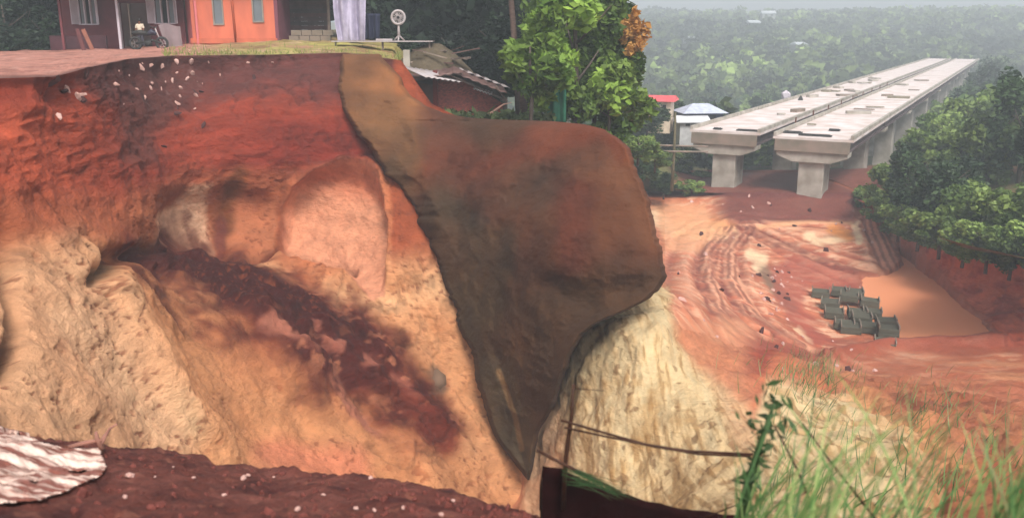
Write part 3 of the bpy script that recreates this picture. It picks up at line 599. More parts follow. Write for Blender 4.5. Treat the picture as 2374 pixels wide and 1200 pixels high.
# ================================================================== BRIDGES
AX = Vector((math.sin(math.radians(29.3)), math.cos(math.radians(29.3)), 0)); TX = Vector((AX.y, -AX.x, 0))
BO = Vector((17.8, 89, 0)); BR = RZ(-math.radians(29.3)); ZT = CZ - 9.6
def bp_(s, t, z): return BO + AX * s + TX * t + Vector((0, 0, z))
M_GIRD = plain('girder_concrete', lin(104, 88, 88, .7), .9, .3, .7, .2)
M_SHEET = plain('formwork_ply', lin(150, 140, 120, .8), .8, .3, 1, .2)
def bridge(t0, t1, s0, s1, label):
    root = empty('unfinished_bridge', bp_(s0, (t0 + t1) / 2, CZ - 15.6), label, 'bridge', 'twin unfinished bridges')
    inv = -root.location; wdt = t1 - t0; tm = (t0 + t1) / 2
    def bx(mb, s, t, z, ds, dt, dz, taper=1): mb.box(bp_(s, t, z) + inv, (dt, ds, dz), BR, taper)
    span = 26.0; k = 0; s = s0
    while s < s1 - 1:
        L = min(span, s1 - s); jitter = random.uniform(-.05, .05)
        mb = MB(); bx(mb, s + L / 2, tm, ZT - .12 + jitter, L - .18, wdt, .24); mb.build('deck_slab', M_DECK, root)
        for sgn in (-1, 1):
            mb = MB(); bx(mb, s + L / 2, tm + sgn * (wdt / 2 - .15), ZT + .17, L - .3, .28, .35); mb.build('kerb', M_CONC, root)
        for q in range(4):
            mb = MB(); tt = t0 + .75 + q * (wdt - 1.5) / 3
            bx(mb, s + L / 2, tt, ZT - .70, L - .5, .35, .92); bx(mb, s + L / 2, tt, ZT - 1.255, L - .5, .7, .19); mb.build('girder', M_GIRD, root)
        mb = MB(); sp = s + 1.2
        a = t0 + .4; b_ = t1 - .4
        # hammerhead cap: flat top, tapered below
        v = []
        for ds in (-1.1, 1.1):
            for (tt, zz_) in ((a, ZT - 1.36), (b_, ZT - 1.36), (b_, ZT - 1.8), (tm + 1.7, ZT - 2.35), (tm - 1.7, ZT - 2.35), (a, ZT - 1.8)): v.append(bp_(sp + ds, tt, zz_) + inv)
        mb.v = v; mb.f = [[0, 1, 2, 3, 4, 5], [11, 10, 9, 8, 7, 6]] + [[i, (i + 1) % 6, 6 + (i + 1) % 6, 6 + i] for i in range(6)]
        mb.build('pier_cap', M_CONC, root, bevel=.05)
        mb = MB(); zb = CZ - 16.5 if k == 0 else CZ - 29; z1 = ZT - 2.35
        bx(mb, sp + .9, tm, (zb + z1) / 2, 3.2, 2.3, z1 - zb); mb.build('pier', M_CONC, root, bevel=.06)
        mb = MB(); bx(mb, s - .02, tm, ZT - .80, .3, wdt - .5, 1.08)
        if k == 0: mb.build('end_beam', M_CONC_D, root)
        s += span; k += 1
    return root
b1 = bridge(0, 7.0, 0, 262, 'left hand unfinished concrete bridge deck whose near end stops behind the grassy slope')
b2 = bridge(8.6, 15.8, -1.5, 262, 'right hand unfinished concrete bridge deck with dark openings in its near end')
M_DARK = plain('dark_rubber', (.03, .028, .026), .7, .3)
M_REBAR = plain('rusty_rebar', lin(120, 72, 50, .7), .8, .3)
# openings / formwork boards lying at the near ends, rubble on the decks
for (px, py, w_, d_, nm, lb) in [(1838, 308, 1.7, .9, 'formwork_panel', 'dark formwork panel lying at left of the right deck end'), (1890, 315, 3.0, .5, 'formwork_panel', 'long dark formwork strip at the very edge of the right deck'), (1935, 303, 1.0, .8, 'formwork_panel', 'small dark formwork panel near the right kerb of the right deck'), (1735, 304, 2.3, .5, 'formwork_panel', 'dark strip of formwork on the near end of the left deck'), (1664, 300, .8, .7, 'formwork_panel', 'small dark heap on the near edge of the left deck')]:
    y = (-9.6) / float(ratio(py)); q = V(px, py, y); q.z = ZT + .06
    mb = MB().box((0, 0, 0), (w_, d_, .10), BR); mb.box((0, 0, .08), (w_ * .9, .06, .06), BR); mb.box((0, d_ * .3, .08), (w_ * .9, .06, .06), BR)
    o = mb.build(nm, M_DARK); o.location = q; tag(o, lb, 'formwork panel', 'formwork on the bridge ends')
for k in range(26):
    t = random.choice([random.uniform(.8, 6.2), random.uniform(9.4, 15)]); s = random.uniform(2, 120)
    q = bp_(s, t, ZT + .15); mb = MB().box((0, 0, 0), (random.uniform(.3, 1.4), random.uniform(.3, 3), random.uniform(.1, .4)), RZ(random.uniform(0, 3)))
    o = mb.build('timber_pile', random.choice([M_SHEET, M_CONC_D, M_CONC])); o.location = q
    tag(o, 'small pile of building timber lying on the bridge deck', 'timber', 'timber piles on the bridge decks')
for k in range(9):
    s = 8 + k * 9; root = bp_(s, 8.55, ZT)
    mb = MB()
    for e in range(5): mb.tube([(e * .12 * AX.x, e * .12 * AX.y, -.2), (e * .12 * AX.x + .03, e * .12 * AX.y, .9)], .03, 5)
    o = mb.build('starter_bars', M_REBAR); o.location = root; tag(o, 'bundle of upright steel bars along the gap between the bridge decks', 'steel bars', 'steel bars along the deck edge')

# ================================================================== VEGETATION
def leaf_quads(C, size, r, flat=.0, aspect=1.6):
    n = len(C); a = r.normal(size=(n, 3)); a[:, 2] *= .6; a /= np.linalg.norm(a, axis=1)[:, None]
    b = r.normal(size=(n, 3)); b -= (b * a).sum(1)[:, None] * a; b /= np.linalg.norm(b, axis=1)[:, None] + 1e-9
    sz = size * r.uniform(.4, 1.75, n)[:, None]; a = a * sz * aspect * .5; b = b * sz * .5
    v = np.stack([C - a, C + b * .9, C + a, C - b * .9], 1).reshape(-1, 3)
    f = np.arange(4 * n).reshape(n, 4); return v, f
def crown_pts(n, R_, Hh, r, clumps=26, spread=.33, hollow=.45):
    c = r.normal(size=(clumps, 3)); c /= np.linalg.norm(c, axis=1)[:, None]; c *= (hollow + (1 - hollow) * r.random(clumps) ** .5)[:, None]
    k = r.integers(0, clumps, n); rad = spread * r.uniform(.6, 1.2, clumps)
    dirs = r.normal(size=(n, 3)); dirs /= np.linalg.norm(dirs, axis=1)[:, None]
    p = c[k] + dirs * (rad[k] * r.random(n) ** .4)[:, None]
    return p * np.array([R_, R_, Hh / 2]), k
def tree_proto(name, height, R_, crown_h, nleaf, lsize, col1, col2, seed, clumps=26, trunk_r=.22, hollow=.45, spread=.33, parts=True, lean=.0, aspect=1.6):
    r = np.random.default_rng(seed); p, k = crown_pts(nleaf, R_, crown_h, r, clumps, spread, hollow)
    p[:, 2] += height - crown_h / 2; p[:, 0] += lean
    v, f = leaf_quads(p, lsize, r, aspect=aspect)
    cm = r.random(clumps)[k]; tone = np.clip(.65 * cm + .35 * r.random(nleaf), 0, 1)[:, None]
    col = (np.array(col1) * (1 - tone) + np.array(col2) * tone); col = np.repeat(col, 4, 0)
    cme = raw_mesh('crown', v, f, M_LEAF, col, smooth=False)
    mb = MB(); pts = [Vector((0, 0, -.6)), Vector((.1 + lean * .2, 0, height * .35)), Vector((lean * .7, .1, height * .7)), Vector((lean, 0, height * .9))]
    mb.tube(pts, [trunk_r * 1.25, trunk_r, trunk_r * .7, trunk_r * .3], 7)
    for q in range(6):
        a = q * 1.05 + r.random(); z0 = height * r.uniform(.4, .7); b = pts[1].lerp(pts[2], (z0 / height - .35) / .35)
        e = b + Vector((math.cos(a) * R_ * .7, math.sin(a) * R_ * .7, height * .22)); mb.tube([b, b.lerp(e, .5) + Vector((0, 0, -.1)), e], [trunk_r * .5, trunk_r * .35, trunk_r * .12], 5)
    root = bpy.data.objects.new(name, None); COL.objects.link(root); root.location = (0, -50, 0)
    link('crown', cme, root); mb.build('trunk', M_BARK, root, smooth=True)
    return root
G_D1, G_D2 = lin(34, 50, 36, .9), lin(74, 96, 58, .9)
G_M1, G_M2 = lin(66, 90, 44, .9), lin(140, 160, 84, .9)
G_B1, G_B2 = lin(62, 90, 30, .8), lin(140, 168, 70, .85)
def place(proto, loc, rz, sc, label, cat='tree', group=None, name=None, first=[]):
    o = copy_tree(proto); o.location = loc; o.rotation_euler = (0, 0, rz); o.scale = (sc, sc, sc) if not hasattr(sc, '__len__') else sc
    if name: o.name = name
    return tag(o, label, cat, group)
PD = [tree_proto('dark_tree', 12, 3.6, 9, 5200, .34, G_D1, G_D2, 11 + k, trunk_r=.2, clumps=34) for k in range(2)]
PM = [tree_proto('green_tree', 9, 3.4, 7.4, 5600, .34, G_M1, G_M2, 21 + k, trunk_r=.2, clumps=30) for k in range(2)]
def drop(o):
    for c in list(o.children): bpy.data.objects.remove(c)
    bpy.data.objects.remove(o)
P_SHADE = [tree_proto('dark_tree', 12, 3.8, 10, 5600, .36, lin(22, 34, 26, .9), lin(48, 66, 44, .9), 51 + k, trunk_r=.2, clumps=34) for k in range(2)]  # leaf colours darkened to carry the shade of the wood
# dark wood behind the houses
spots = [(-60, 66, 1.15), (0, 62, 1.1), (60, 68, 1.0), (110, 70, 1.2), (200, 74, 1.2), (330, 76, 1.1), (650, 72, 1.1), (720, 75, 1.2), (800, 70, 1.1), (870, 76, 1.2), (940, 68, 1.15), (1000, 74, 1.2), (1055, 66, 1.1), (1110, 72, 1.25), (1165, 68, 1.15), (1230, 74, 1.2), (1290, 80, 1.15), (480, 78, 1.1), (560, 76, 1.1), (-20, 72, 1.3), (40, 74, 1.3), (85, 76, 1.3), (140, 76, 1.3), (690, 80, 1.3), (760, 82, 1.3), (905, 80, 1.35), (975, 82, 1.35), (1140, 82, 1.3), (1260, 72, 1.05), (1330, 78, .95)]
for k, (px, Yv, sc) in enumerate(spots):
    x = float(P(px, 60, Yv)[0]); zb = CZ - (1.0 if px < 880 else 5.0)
    place(P_SHADE[k % 2], (x, Yv, zb - .5), k * 1.7, (sc, sc, sc * (1.1 if px < 880 else 1.3)), 'tall dark leafy tree in the shady wood behind the houses', 'tree', 'dark trees behind the houses', 'dark_tree')
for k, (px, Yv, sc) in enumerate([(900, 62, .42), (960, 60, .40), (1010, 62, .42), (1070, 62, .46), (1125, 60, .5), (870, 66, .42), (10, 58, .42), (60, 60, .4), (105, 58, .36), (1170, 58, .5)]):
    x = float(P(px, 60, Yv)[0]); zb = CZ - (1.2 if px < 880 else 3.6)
    place(P_SHADE[k % 2], (x, Yv, zb - 1.8), k * 2.1, (sc * 1.3, sc * 1.1, sc * (1 if px < 880 else 1.0)), 'dark undergrowth bush at the foot of the shady wood', 'bush', 'dark bushes in the shady wood', 'dark_bush')
# bright tree beside the shack, with big leaves
br = tree_proto('bright_tree', 8.6, 3.1, 6.6, 7000, .25, G_B1, G_B2, 5, clumps=30, trunk_r=.16, spread=.26, hollow=.5, aspect=1.8)
br.location = V(1330, 300, 46); br.location.z = CZ - 6.3; tag(br, 'young tree with bright yellow-green leaves standing in front of the dark wood', 'tree')
br2 = tree_proto('bright_tree', 4.6, 1.35, 3.0, 1500, .26, G_B1, G_B2, 15, clumps=11, trunk_r=.10, spread=.4, hollow=.4, aspect=2.0)
br2.location = V(1228, 290, 43.5); br2.location.z = CZ - 4.9; tag(br2, 'slender sapling with drooping light green leaves left of the bright tree', 'tree')
bs = tree_proto('leafy_bush', 4.6, 2.0, 4.2, 3600, .22, lin(66, 92, 36), lin(126, 150, 66), 25, clumps=22, trunk_r=.08)
bs.location = V(1408, 295, 46); bs.location.z = CZ - 6.2; tag(bs, 'dense mid green bush below the bright tree at the edge of the slope', 'bush')
for k, (px, py, Yv, h_, r_) in enumerate([(1375, 300, 49, 9.2, 2.4), (1300, 295, 49.5, 9.0, 2.4), (1425, 300, 48.5, 6.4, 1.35)]):
    t_ = tree_proto('leafy_tree', h_, r_, h_ * .8, 6000, .26, lin(58, 82, 34, .85), lin(122, 146, 66, .85), 205 + k, clumps=26, trunk_r=.12, hollow=.35)
    t_.location = V(px, py, Yv); t_.location.z = CZ - (6.6 if k < 2 else 7.0); tag(t_, ['mid green tree close behind the bright tree on its right', 'mid green tree behind the left half of the bright tree', 'smaller green tree below the orange leaves'][k], 'tree')
og = tree_proto('orange_shrub', 2.5, .62, 2.5, 900, .2, lin(214, 150, 76), lin(246, 192, 110), 35, clumps=9, trunk_r=.03, spread=.5, hollow=.3)
bpy.data.objects.remove([c for c in og.children if c.name.startswith('trunk')][0]); og.location = V(1468, 146, 48.3); tag(og, 'hanging tuft of orange-brown dry leaves at the right of the bright tree', 'foliage')
# palm-like trunks in the wood
M_TR = plain('palm_bark', lin(120, 96, 86, .7), .9, .3, 4, .5, stretch=(1, 1, 4))
for k, (pts, lb) in enumerate([([(1205, 290, 50), (1200, 180, 50.5), (1190, 60, 51), (1180, -60, 51)], 'tall thin pale trunk leaning left at the edge of the dark wood'), ([(1222, 300, 48), (1216, 230, 48), (1206, 160, 48.2), (1203, 110, 48.4)], 'short stout brown trunk standing behind the sapling')]):
    mb = MB(); P0 = V(*pts[0]); mb.tube([V(*p) - P0 for p in pts], [.24, .2, .17, .14] if k == 0 else [.36, .32, .28, .2], 9)
    root = empty('tree_trunk', P0, lb, 'tree'); mb.build('trunk', M_TR, root, smooth=True)
    if k == 0:
        r = np.random.default_rng(3); p, kk_ = crown_pts(2200, 3.2, 4, r); p += np.array(V(1175, -110, 51) - P0) + np.array([0, 0, 1.5]); v, f = leaf_quads(p, .34, r)
        link('crown', raw_mesh('crown', v, f, M_LEAF, np.repeat(np.array(G_D1) + (np.array(G_D2) - G_D1) * r.random((2200, 1)), 4, 0), False), root)
# right-hand wood beside the bridge
rt = [(2060, 505, 74, .58), (2110, 530, 68, .60), (2175, 560, 63, .60), (2245, 580, 60, .62), (2310, 592, 58, .60), (2375, 600, 56, .66), (2135, 470, 84, .72), (2200, 490, 80, .80), (2275, 500, 78, .86), (2350, 500, 76, .9), (2440, 560, 64, .9), (2170, 430, 96, .80), (2245, 420, 100, .92), (2320, 420, 100, 1.0), (2400, 420, 98, 1.05), (2500, 500, 75, 1.1), (2330, 380, 125, 1.1), (2420, 380, 125, 1.15), (2270, 380, 130, 1.0), (2470, 620, 54, .8), (2340, 340, 150, 1.15)]
for k, (px, py, Yv, sc) in enumerate(rt):
    x = float(P(px, py, Yv)[0]); z = float(H(x, Yv)); z = min(z, CZ - 9)
    place((PM + PM + PD)[(k * 5 + k // 4) % 6], (x, Yv, z - .8), k * 2.3, (sc, sc, sc * .95), 'dense tree on the red embankment at the right of the bridge', 'tree', 'trees on the embankment right of the bridge', 'embankment_tree')
for k, (px, py, Yv, sc) in enumerate([(2045, 500, 72, .3), (2085, 525, 66, .32), (2130, 545, 62, .34), (2180, 562, 60, .36), (2235, 580, 57, .34), (2290, 592, 55, .36), (2345, 606, 53, .36), (2400, 615, 52, .4), (2010, 470, 80, .3)]):
    x = float(P(px, py, Yv)[0]); z = float(P(px, py, Yv)[2])
    place(PM[k % 2], (x, Yv, z - 1.0), k * 2.9, (sc * 1.5, sc * 1.2, sc), 'low bush along the top edge of the red embankment', 'bush', 'bushes along the top of the embankment', 'embankment_bush')
# trees round the valley: individuals
k = 0; r = np.random.default_rng(77)
BAX = np.array([AX.x, AX.y]); BTX = np.array([TX.x, TX.y])
def clear_bridge(x, y, m=5):
    q = np.array([x - BO.x, y - BO.y]); t = q @ BTX; s_ = q @ BAX; return not (-m < t < 15.8 + m and s_ > -8)
far_tree = []
for kk_ in range(3):
    rr_ = np.random.default_rng(500 + kk_); p, kq = crown_pts(900, 3.4, 7, rr_, 20); p[:, 2] += 5; v, f = leaf_quads(p, .75, rr_)
    tone = np.clip(.6 * rr_.random(20)[kq] + .4 * rr_.random(900), 0, 1)[:, None]; c1, c2 = ((G_D1, G_D2), (G_M1, G_M2), (G_D1, G_M2))[kk_]
    far_tree.append(raw_mesh('valley_tree', v, f, M_LEAF, np.repeat(np.array(c1) * (1 - tone) + np.array(c2) * tone, 4, 0), False))
cnt = 0
while cnt < 250:
    y = r.uniform(100, 290); u = r.uniform(.10, .66); x = u * y
    if not clear_bridge(x, y): continue
    if y < 112 and x < 40: continue
    o = bpy.data.objects.new('valley_tree', far_tree[r.integers(0, 3)]); COL.objects.link(o); s_ = r.uniform(.7, 1.25)
    z = float(H(x, y)); q = np.array([x - BO.x, y - BO.y]) @ BTX
    topz = z - .8 + 8.6 * s_ ; lim = CZ - 10.2 if -16 < q < 30 and q < 14 else 99
    if topz > lim: z -= topz - lim
    o.location = (x, y, z - .8); o.rotation_euler = (0, 0, r.uniform(0, 6)); o.scale = (s_, s_, s_ * r.uniform(.85, 1.2))
    tag(o, 'tree in the hazy wooded valley below the bridge', 'tree', 'trees of the hazy valley'); cnt += 1
# far wood as one mass
Vs, Fs, Cs = [], [], []; n = 0; off = 0
base = [(lambda rr_: crown_pts(80, 5.2, 8, rr_, 8, .4))(np.random.default_rng(900 + q))[0] for q in range(6)]
N = 4800; yy = 270 + (820 - 270) * r.random(N) ** 1.1; uu_ = r.uniform(-.15, .72, N); xx = uu_ * yy; hz_ = H(xx, yy) + 6 * sst(250, 420, yy) * fbm(np.stack([xx, yy, 0 * xx], -1), .011, 3, 4)
pts = []; sz = []; col = []
for q in range(N):
    if not clear_bridge(xx[q], yy[q], 4) and yy[q] < 340: continue
    s_ = r.uniform(.7, 1.5); pts.append(base[q % 6] * s_ + np.array([xx[q], yy[q], hz_[q] + 3.5])); tn2 = r.random()
    c = np.array(G_D1) * (1 - tn2) + np.array(G_M2) * tn2 * .9; zon = float(fbm(np.array([[xx[q], yy[q], 0.]]), .012, 3, 7)[0]); col.append(c[None] * (1 + 1.3 * zon) * r.uniform(.85, 1.15, (80, 1)) * r.choice([.45, .8, 1.2, 1.9]))
pts = np.concatenate(pts); col = np.concatenate(col); v, f = leaf_quads(pts, 2.0, r, aspect=1.3)
o = link('far_wood', raw_mesh('far_wood', v, f, M_LEAF, np.repeat(col, 4, 0), False)); tag(o, 'hazy tree-covered hillside beyond the valley', 'wood', kind='stuff')
# trees that crowd the right side of the bridge and hide its far piers
for k in range(17):
    s_b = 18 + k * 13; q = bp_(s_b, 19 + 2.0 * (k % 3), 0); zg_ = float(H(q.x, q.y)); hh = (CZ - 10.7 - .5 * (k % 2)) - (zg_ - .8)
    sc = max(.4, hh / 9.4); place((PM + PD)[k % 3], (q.x, q.y, zg_ - .8), k * 1.9, (min(sc, 1.3), min(sc, 1.3), sc), 'green tree crowding the right flank of the bridge and hiding its piers', 'tree', 'trees along the right flank of the bridge', 'flank_tree')
# bushes on the grassy slope left of the bridge ends
for k, (px, py, Yv, sc) in enumerate([(1480, 330, 66, .35), (1520, 350, 70, .3), (1490, 400, 78, .35), (1540, 420, 82, .3), (1600, 425, 86, .32), (1570, 380, 96, .5), (1500, 300, 96, .55), (1560, 330, 104, .5), (1625, 400, 96, .3), (1640, 330, 112, .6), (1540, 290, 112, .6), (1595, 310, 118, .5)]):
    x = float(P(px, py, Yv)[0]); z = float(P(px, py, Yv)[2])
    place((PM + PD)[k % 4], (x, Yv, z - 1.6), k * 1.3, (sc * 1.2, sc * 1.2, sc * .7), 'rounded bush on the grassy slope left of the bridge end', 'bush', 'bushes left of the bridge end', 'slope_bush')
for q in PD + PM + P_SHADE: drop(q)

# ================================================================== HOUSES AND THINGS ON THE PLATEAU
M_MAR = plain('maroon_wall', lin(124, 62, 66, .8), .8, .2, 1.5, .15, dirt=lin(88, 44, 52), dirt_amt=.6)
M_ORG = plain('orange_wall', lin(236, 128, 96, .72), .8, .1, 1.2, .1, dirt=lin(190, 104, 84, .7), dirt_amt=.6, stretch=(1, 1, .35))
M_WHT = plain('white_paint', lin(206, 196, 204, .85), .7, .15, 2, .1)
M_GLS = plain('dusty_glass', lin(120, 126, 132, .8), .15, .15, 1, 0, spec=.6)
M_DRK = plain('dark_room', (.02, .018, .02), .9, .3)
M_WOOD = plain('grey_wood', lin(128, 112, 102, .8), .9, .3, 3, .4, stretch=(1, 6, 1))
M_ROOF = plain('rusty_roofing', lin(112, 84, 78, .8), .7, .3, 1, .2)
M_TIN = plain('pale_tin', lin(186, 178, 180, .75), .5, .15, 2, .1, dirt=lin(150, 130, 120), dirt_amt=.5)
def wallpart(root, name, x0, x1, y, z0, z1, th, mat, bevel=.0):
    return MB().box(((x0 + x1) / 2, y + th / 2, (z0 + z1) / 2), (x1 - x0, th, z1 - z0)).build(name, mat, root, bevel=bevel)
S = lambda px, Yv: float((px - 1187) / F / (CT - ST * (-500 / F)) * Yv)      # x at about pixel row 100
# maroon house with porch
Yh = 55.5; zg = CZ - 1.12
root = empty('maroon_house', (0, 0, 0), 'dark maroon house with open shuttered windows and a white porch post', 'house'); hz0 = zg
x0, x1 = S(148, Yh), S(432, Yh)
def holes_wall(root, x0, x1, z0, z1, y, th, holes, mat):
    xs = [x0]
    for (a, b, c, d) in holes: xs += [a, b]
    xs.append(x1)
    mb = MB()
    for i in range(0, len(xs) - 1, 2): mb.box(((xs[i] + xs[i + 1]) / 2, y + th / 2, (z0 + z1) / 2), (xs[i + 1] - xs[i], th, z1 - z0))
    for (a, b, c, d) in holes:
        if c > z0: mb.box(((a + b) / 2, y + th / 2, (z0 + c) / 2), (b - a, th, c - z0))
        if d < z1: mb.box(((a + b) / 2, y + th / 2, (d + z1) / 2), (b - a, th, z1 - d))
    return mb.build('wall', mat, root)
hl = [(S(192, Yh), S(232, Yh), zg + 1.45, zg + 3.0), (S(286, Yh), S(352, Yh), zg + .05, zg + 2.7), (S(366, Yh), S(412, Yh), zg + 1.5, zg + 3.0)]
holes_wall(root, x0, x1, zg - .5, zg + 3.6, Yh, .2, hl, M_MAR)
wallpart(root, 'room_back', x0, x1, Yh + 3, zg - .5, zg + 3.6, .2, plain('room_wall', lin(170, 140, 130, .6), .9, .1))
for (a, b, c, d) in (hl[0], hl[2]):
    fr = MB(); t = .07
    for q in range(4): xx_ = a + (b - a) * q / 3; fr.box((xx_, Yh - .03, (c + d) / 2), (t, .12, d - c))
    fr.box(((a + b) / 2, Yh - .031, c), (b - a + .1, .12, t)); fr.box(((a + b) / 2, Yh - .031, d), (b - a + .1, .12, t))
    w_ = fr.build('window', M_WHT, root); 
    for q in range(3):
        xa = a + (b - a) * q / 3 + .05; MB().box((xa + (b - a) / 6 - .03, Yh + .05, (c + d) / 2), ((b - a) / 3 - .1, .02, d - c - .05)).build('pane', M_GLS if q != 1 else M_DRK, w_)
    for sg, xo in ((-1, a), (1, b)):
        sh = MB().box((xo + sg * .16, Yh - .28, (c + d) / 2), (.05, .5, d - c), RZ(sg * .5)); sh.build('shutter', M_WHT, root)
dr = MB().box((hl[1][0] + .35, Yh + .5, zg + 1.35), (.06, .9, 2.6), RZ(.3)).build('door', plain('beige_door', lin(186, 170, 156, .8), .7, .1), root)
MB().box((hl[1][0] - .04, Yh - .06, zg + 1.35), (.09, .14, 2.7)).build('door_frame', M_WHT, root)
for px in (280, 148):
    p0 = S(px, Yh - 2); MB().box((p0, Yh - 2, zg + 1.6), (.13, .13, 3.6)).build('porch_post', M_WHT if px == 280 else M_MAR, root)
MB().box((S(355, Yh - .9), Yh - .9, zg - .12), (S(432, Yh) - x0, 2.6, .3)).build('porch_floor', plain('red_floor', lin(130, 70, 70, .7), .6, .2), root)
lowm = MB(); lowm.box(((x0 + S(275, Yh)) / 2, Yh - 1.6, zg + .35), (S(275, Yh) - x0, .15, .9)); lowm.build('porch_parapet', plain('dark_plinth', lin(84, 46, 54, .7), .8, .3), root)
for i in range(14):
    xa = x0 - .6 + i * (x1 - x0 + 1.2) / 14; MB().box((xa + .3, Yh - .6, zg + 3.95), ((x1 - x0 + 1.2) / 14 - .03, 5.6, .06), Matrix.Rotation(math.radians(14), 3, 'X')).build('roof_sheet', M_ROOF, root)
# orange house
Yo = 54.0; zo = CZ - .95; zo = float(P(540, 97, Yo)[2])
root = empty('orange_house', (0, 0, 0), 'bright orange house wall with two narrow grey windows and a brown drainpipe', 'house')
x0, x1 = S(448, Yo), S(640, Yo)
hl = [(S(499, Yo), S(524, Yo), zo + .95, zo + 3.0), (S(590, Yo), S(616, Yo), zo + 1.1, zo + 3.0)]
holes_wall(root, x0, x1, zo - .6, zo + 3.5, Yo, .2, hl, M_ORG)
MB().box((x0 - .28, Yo + .9, zo + 1.4), (.12, 2.4, 4.2), RZ(.55)).build('side_wall', plain('pink_wall', lin(216, 120, 122, .8), .8, .1), root)
MB().box((x1 + .1, Yo + 2, zo + 1.4), (.2, 4, 4.2)).build('side_wall', plain('purple_wall', lin(126, 70, 84, .8), .8, .1), root)
for (a, b, c, d) in hl:
    fr = MB(); fr.box((a + .04, Yo - .02, (c + d) / 2), (.08, .1, d - c)); fr.box((b - .04, Yo - .02, (c + d) / 2), (.08, .1, d - c)); fr.box(((a + b) / 2, Yo - .022, c + .04), (b - a, .1, .08))
    w_ = fr.build('window', plain('grey_frame', lin(150, 140, 130, .8), .7), root); MB().box(((a + b) / 2, Yo + .06, (c + d) / 2), (b - a - .1, .02, d - c)).build('pane', M_GLS, w_)
MB().tube([(S(548, Yo), Yo - .08, zo - .1), (S(545, Yo), Yo - .08, zo + 3.4)], .07, 8).build('drainpipe', plain('brown_pipe', lin(176, 84, 54, .8), .7), root, smooth=True)
MB().box(((x0 + x1) / 2, Yo - .06, zo + .05), (x1 - x0 + .2, .1, .3)).build('plinth', plain('plinth_paint', lin(206, 112, 84, .8), .8), root)
for i in range(9):
    xa = x0 - .4 + i * (x1 - x0 + .8) / 9; MB().box((xa + .3, Yo + 1.7, zo + 3.9), ((x1 - x0 + .8) / 9 - .03, 5.0, .06), Matrix.Rotation(math.radians(14), 3, 'X')).build('roof_sheet', M_ROOF, root)
# grey sack-like board, motorbike, person in the porch
zf = zg + .05; bx_ = S(398, 52.5)
mb = MB(); mb.sheet(lambda u, v: (bx_ - .62 * (1 - .25 * (1 - v)) + 1.24 * u * (1 - .25 * (1 - v)) + .16 * (1 - v), 52.5 - .12 * v + .03 * math.sin(9 * u), zf + 1.35 * v + (.08 * math.sin(5 * u) if v > .9 else 0)), 10, 10)
o = mb.build('cement_board', plain('grey_board', lin(150, 132, 134, .8), .85, .1), solid=.04); tag(o, 'grey fibre board leaning upright in front of the shuttered window', 'board')
def wheel(root, x, z, R_, y):
    w_ = MB().torus((x, y, z), R_, .06, Matrix.Rotation(math.pi / 2, 3, 'X')).build('wheel', M_DARK, root, smooth=True)
    sp = MB()
    for a in range(6): sp.tube([(x, y, z), (x + R_ * math.cos(a * 1.047), y, z + R_ * math.sin(a * 1.047))], .012, 4)
    sp.build('spokes', M_TIN, w_)
mroot = empty('motorbike', (S(345, 51.5), 51.5, zf - .02), 'dark motorbike parked in front of the maroon house doorway', 'motorbike')
mroot.scale = (1.2, 1.2, 1.2)
wheel(mroot, -.62, .3, .26, 0); wheel(mroot, .62, .3, .26, 0)
MB().tube([(-.62, 0, .3), (-.1, 0, .38), (.2, 0, .45), (.62, 0, .3)], .06, 6).build('frame', M_DARK, mroot, smooth=True)
MB().tube([(-.75, 0, .78), (-.35, 0, .80), (.05, 0, .74)], [.08, .12, .1], 8).build('seat', M_DARK, mroot, smooth=True)
MB().tube([(.0, 0, .72), (.2, 0, .82), (.4, 0, .72)], [.1, .16, .08], 8).build('tank', plain('blue_paint', lin(70, 66, 84, .6), .3), mroot, smooth=True)
MB().tube([(.62, 0, .3), (.42, 0, .8), (.36, 0, 1.0)], .035, 6).build('fork', M_TIN, mroot, smooth=True)
MB().tube([(.30, -.36, 1.06), (.36, 0, 1.0), (.30, .36, 1.06)], .025, 6).build('handlebar', M_DARK, mroot, smooth=True)
MB().tube([(-.15, 0, .3), (.12, 0, .3)], .14, 8).build('engine', M_DARK, mroot, smooth=True)
# person: one skinned body, shirt and trousers as children
def skin(name, verts, edges, radii, mat, parent, sub=2):
    me = bpy.data.meshes.new(name); me.from_pydata(verts, edges, []); me.materials.append(mat); o = link(name, me, parent)
    o.modifiers.new('skin', 'SKIN'); sk_ = me.skin_vertices[0].data
    for i, r_ in enumerate(radii): sk_[i].radius = (r_, r_) if not hasattr(r_, '__len__') else r_
    sk_[0].use_root = True; m_ = o.modifiers.new('sub', 'SUBSURF'); m_.levels = 1; m_.render_levels = sub
    for p in me.polygons: p.use_smooth = True
    return o
M_SKIN = plain('skin', lin(128, 84, 62, .8), .6, .05, 2, 0); M_SHIRT = plain('cream_shirt', lin(208, 194, 172, .85), .85, .08, 4, .1); M_TRS = plain('dark_trousers', (.05, .045, .06), .9, .1); M_HAIR = plain('black_hair', (.015, .012, .01), .7, .2)
pr = empty('person', (S(328, 53.2), 53.2, zf), 'person in a cream shirt and dark trousers standing behind the motorbike', 'person')
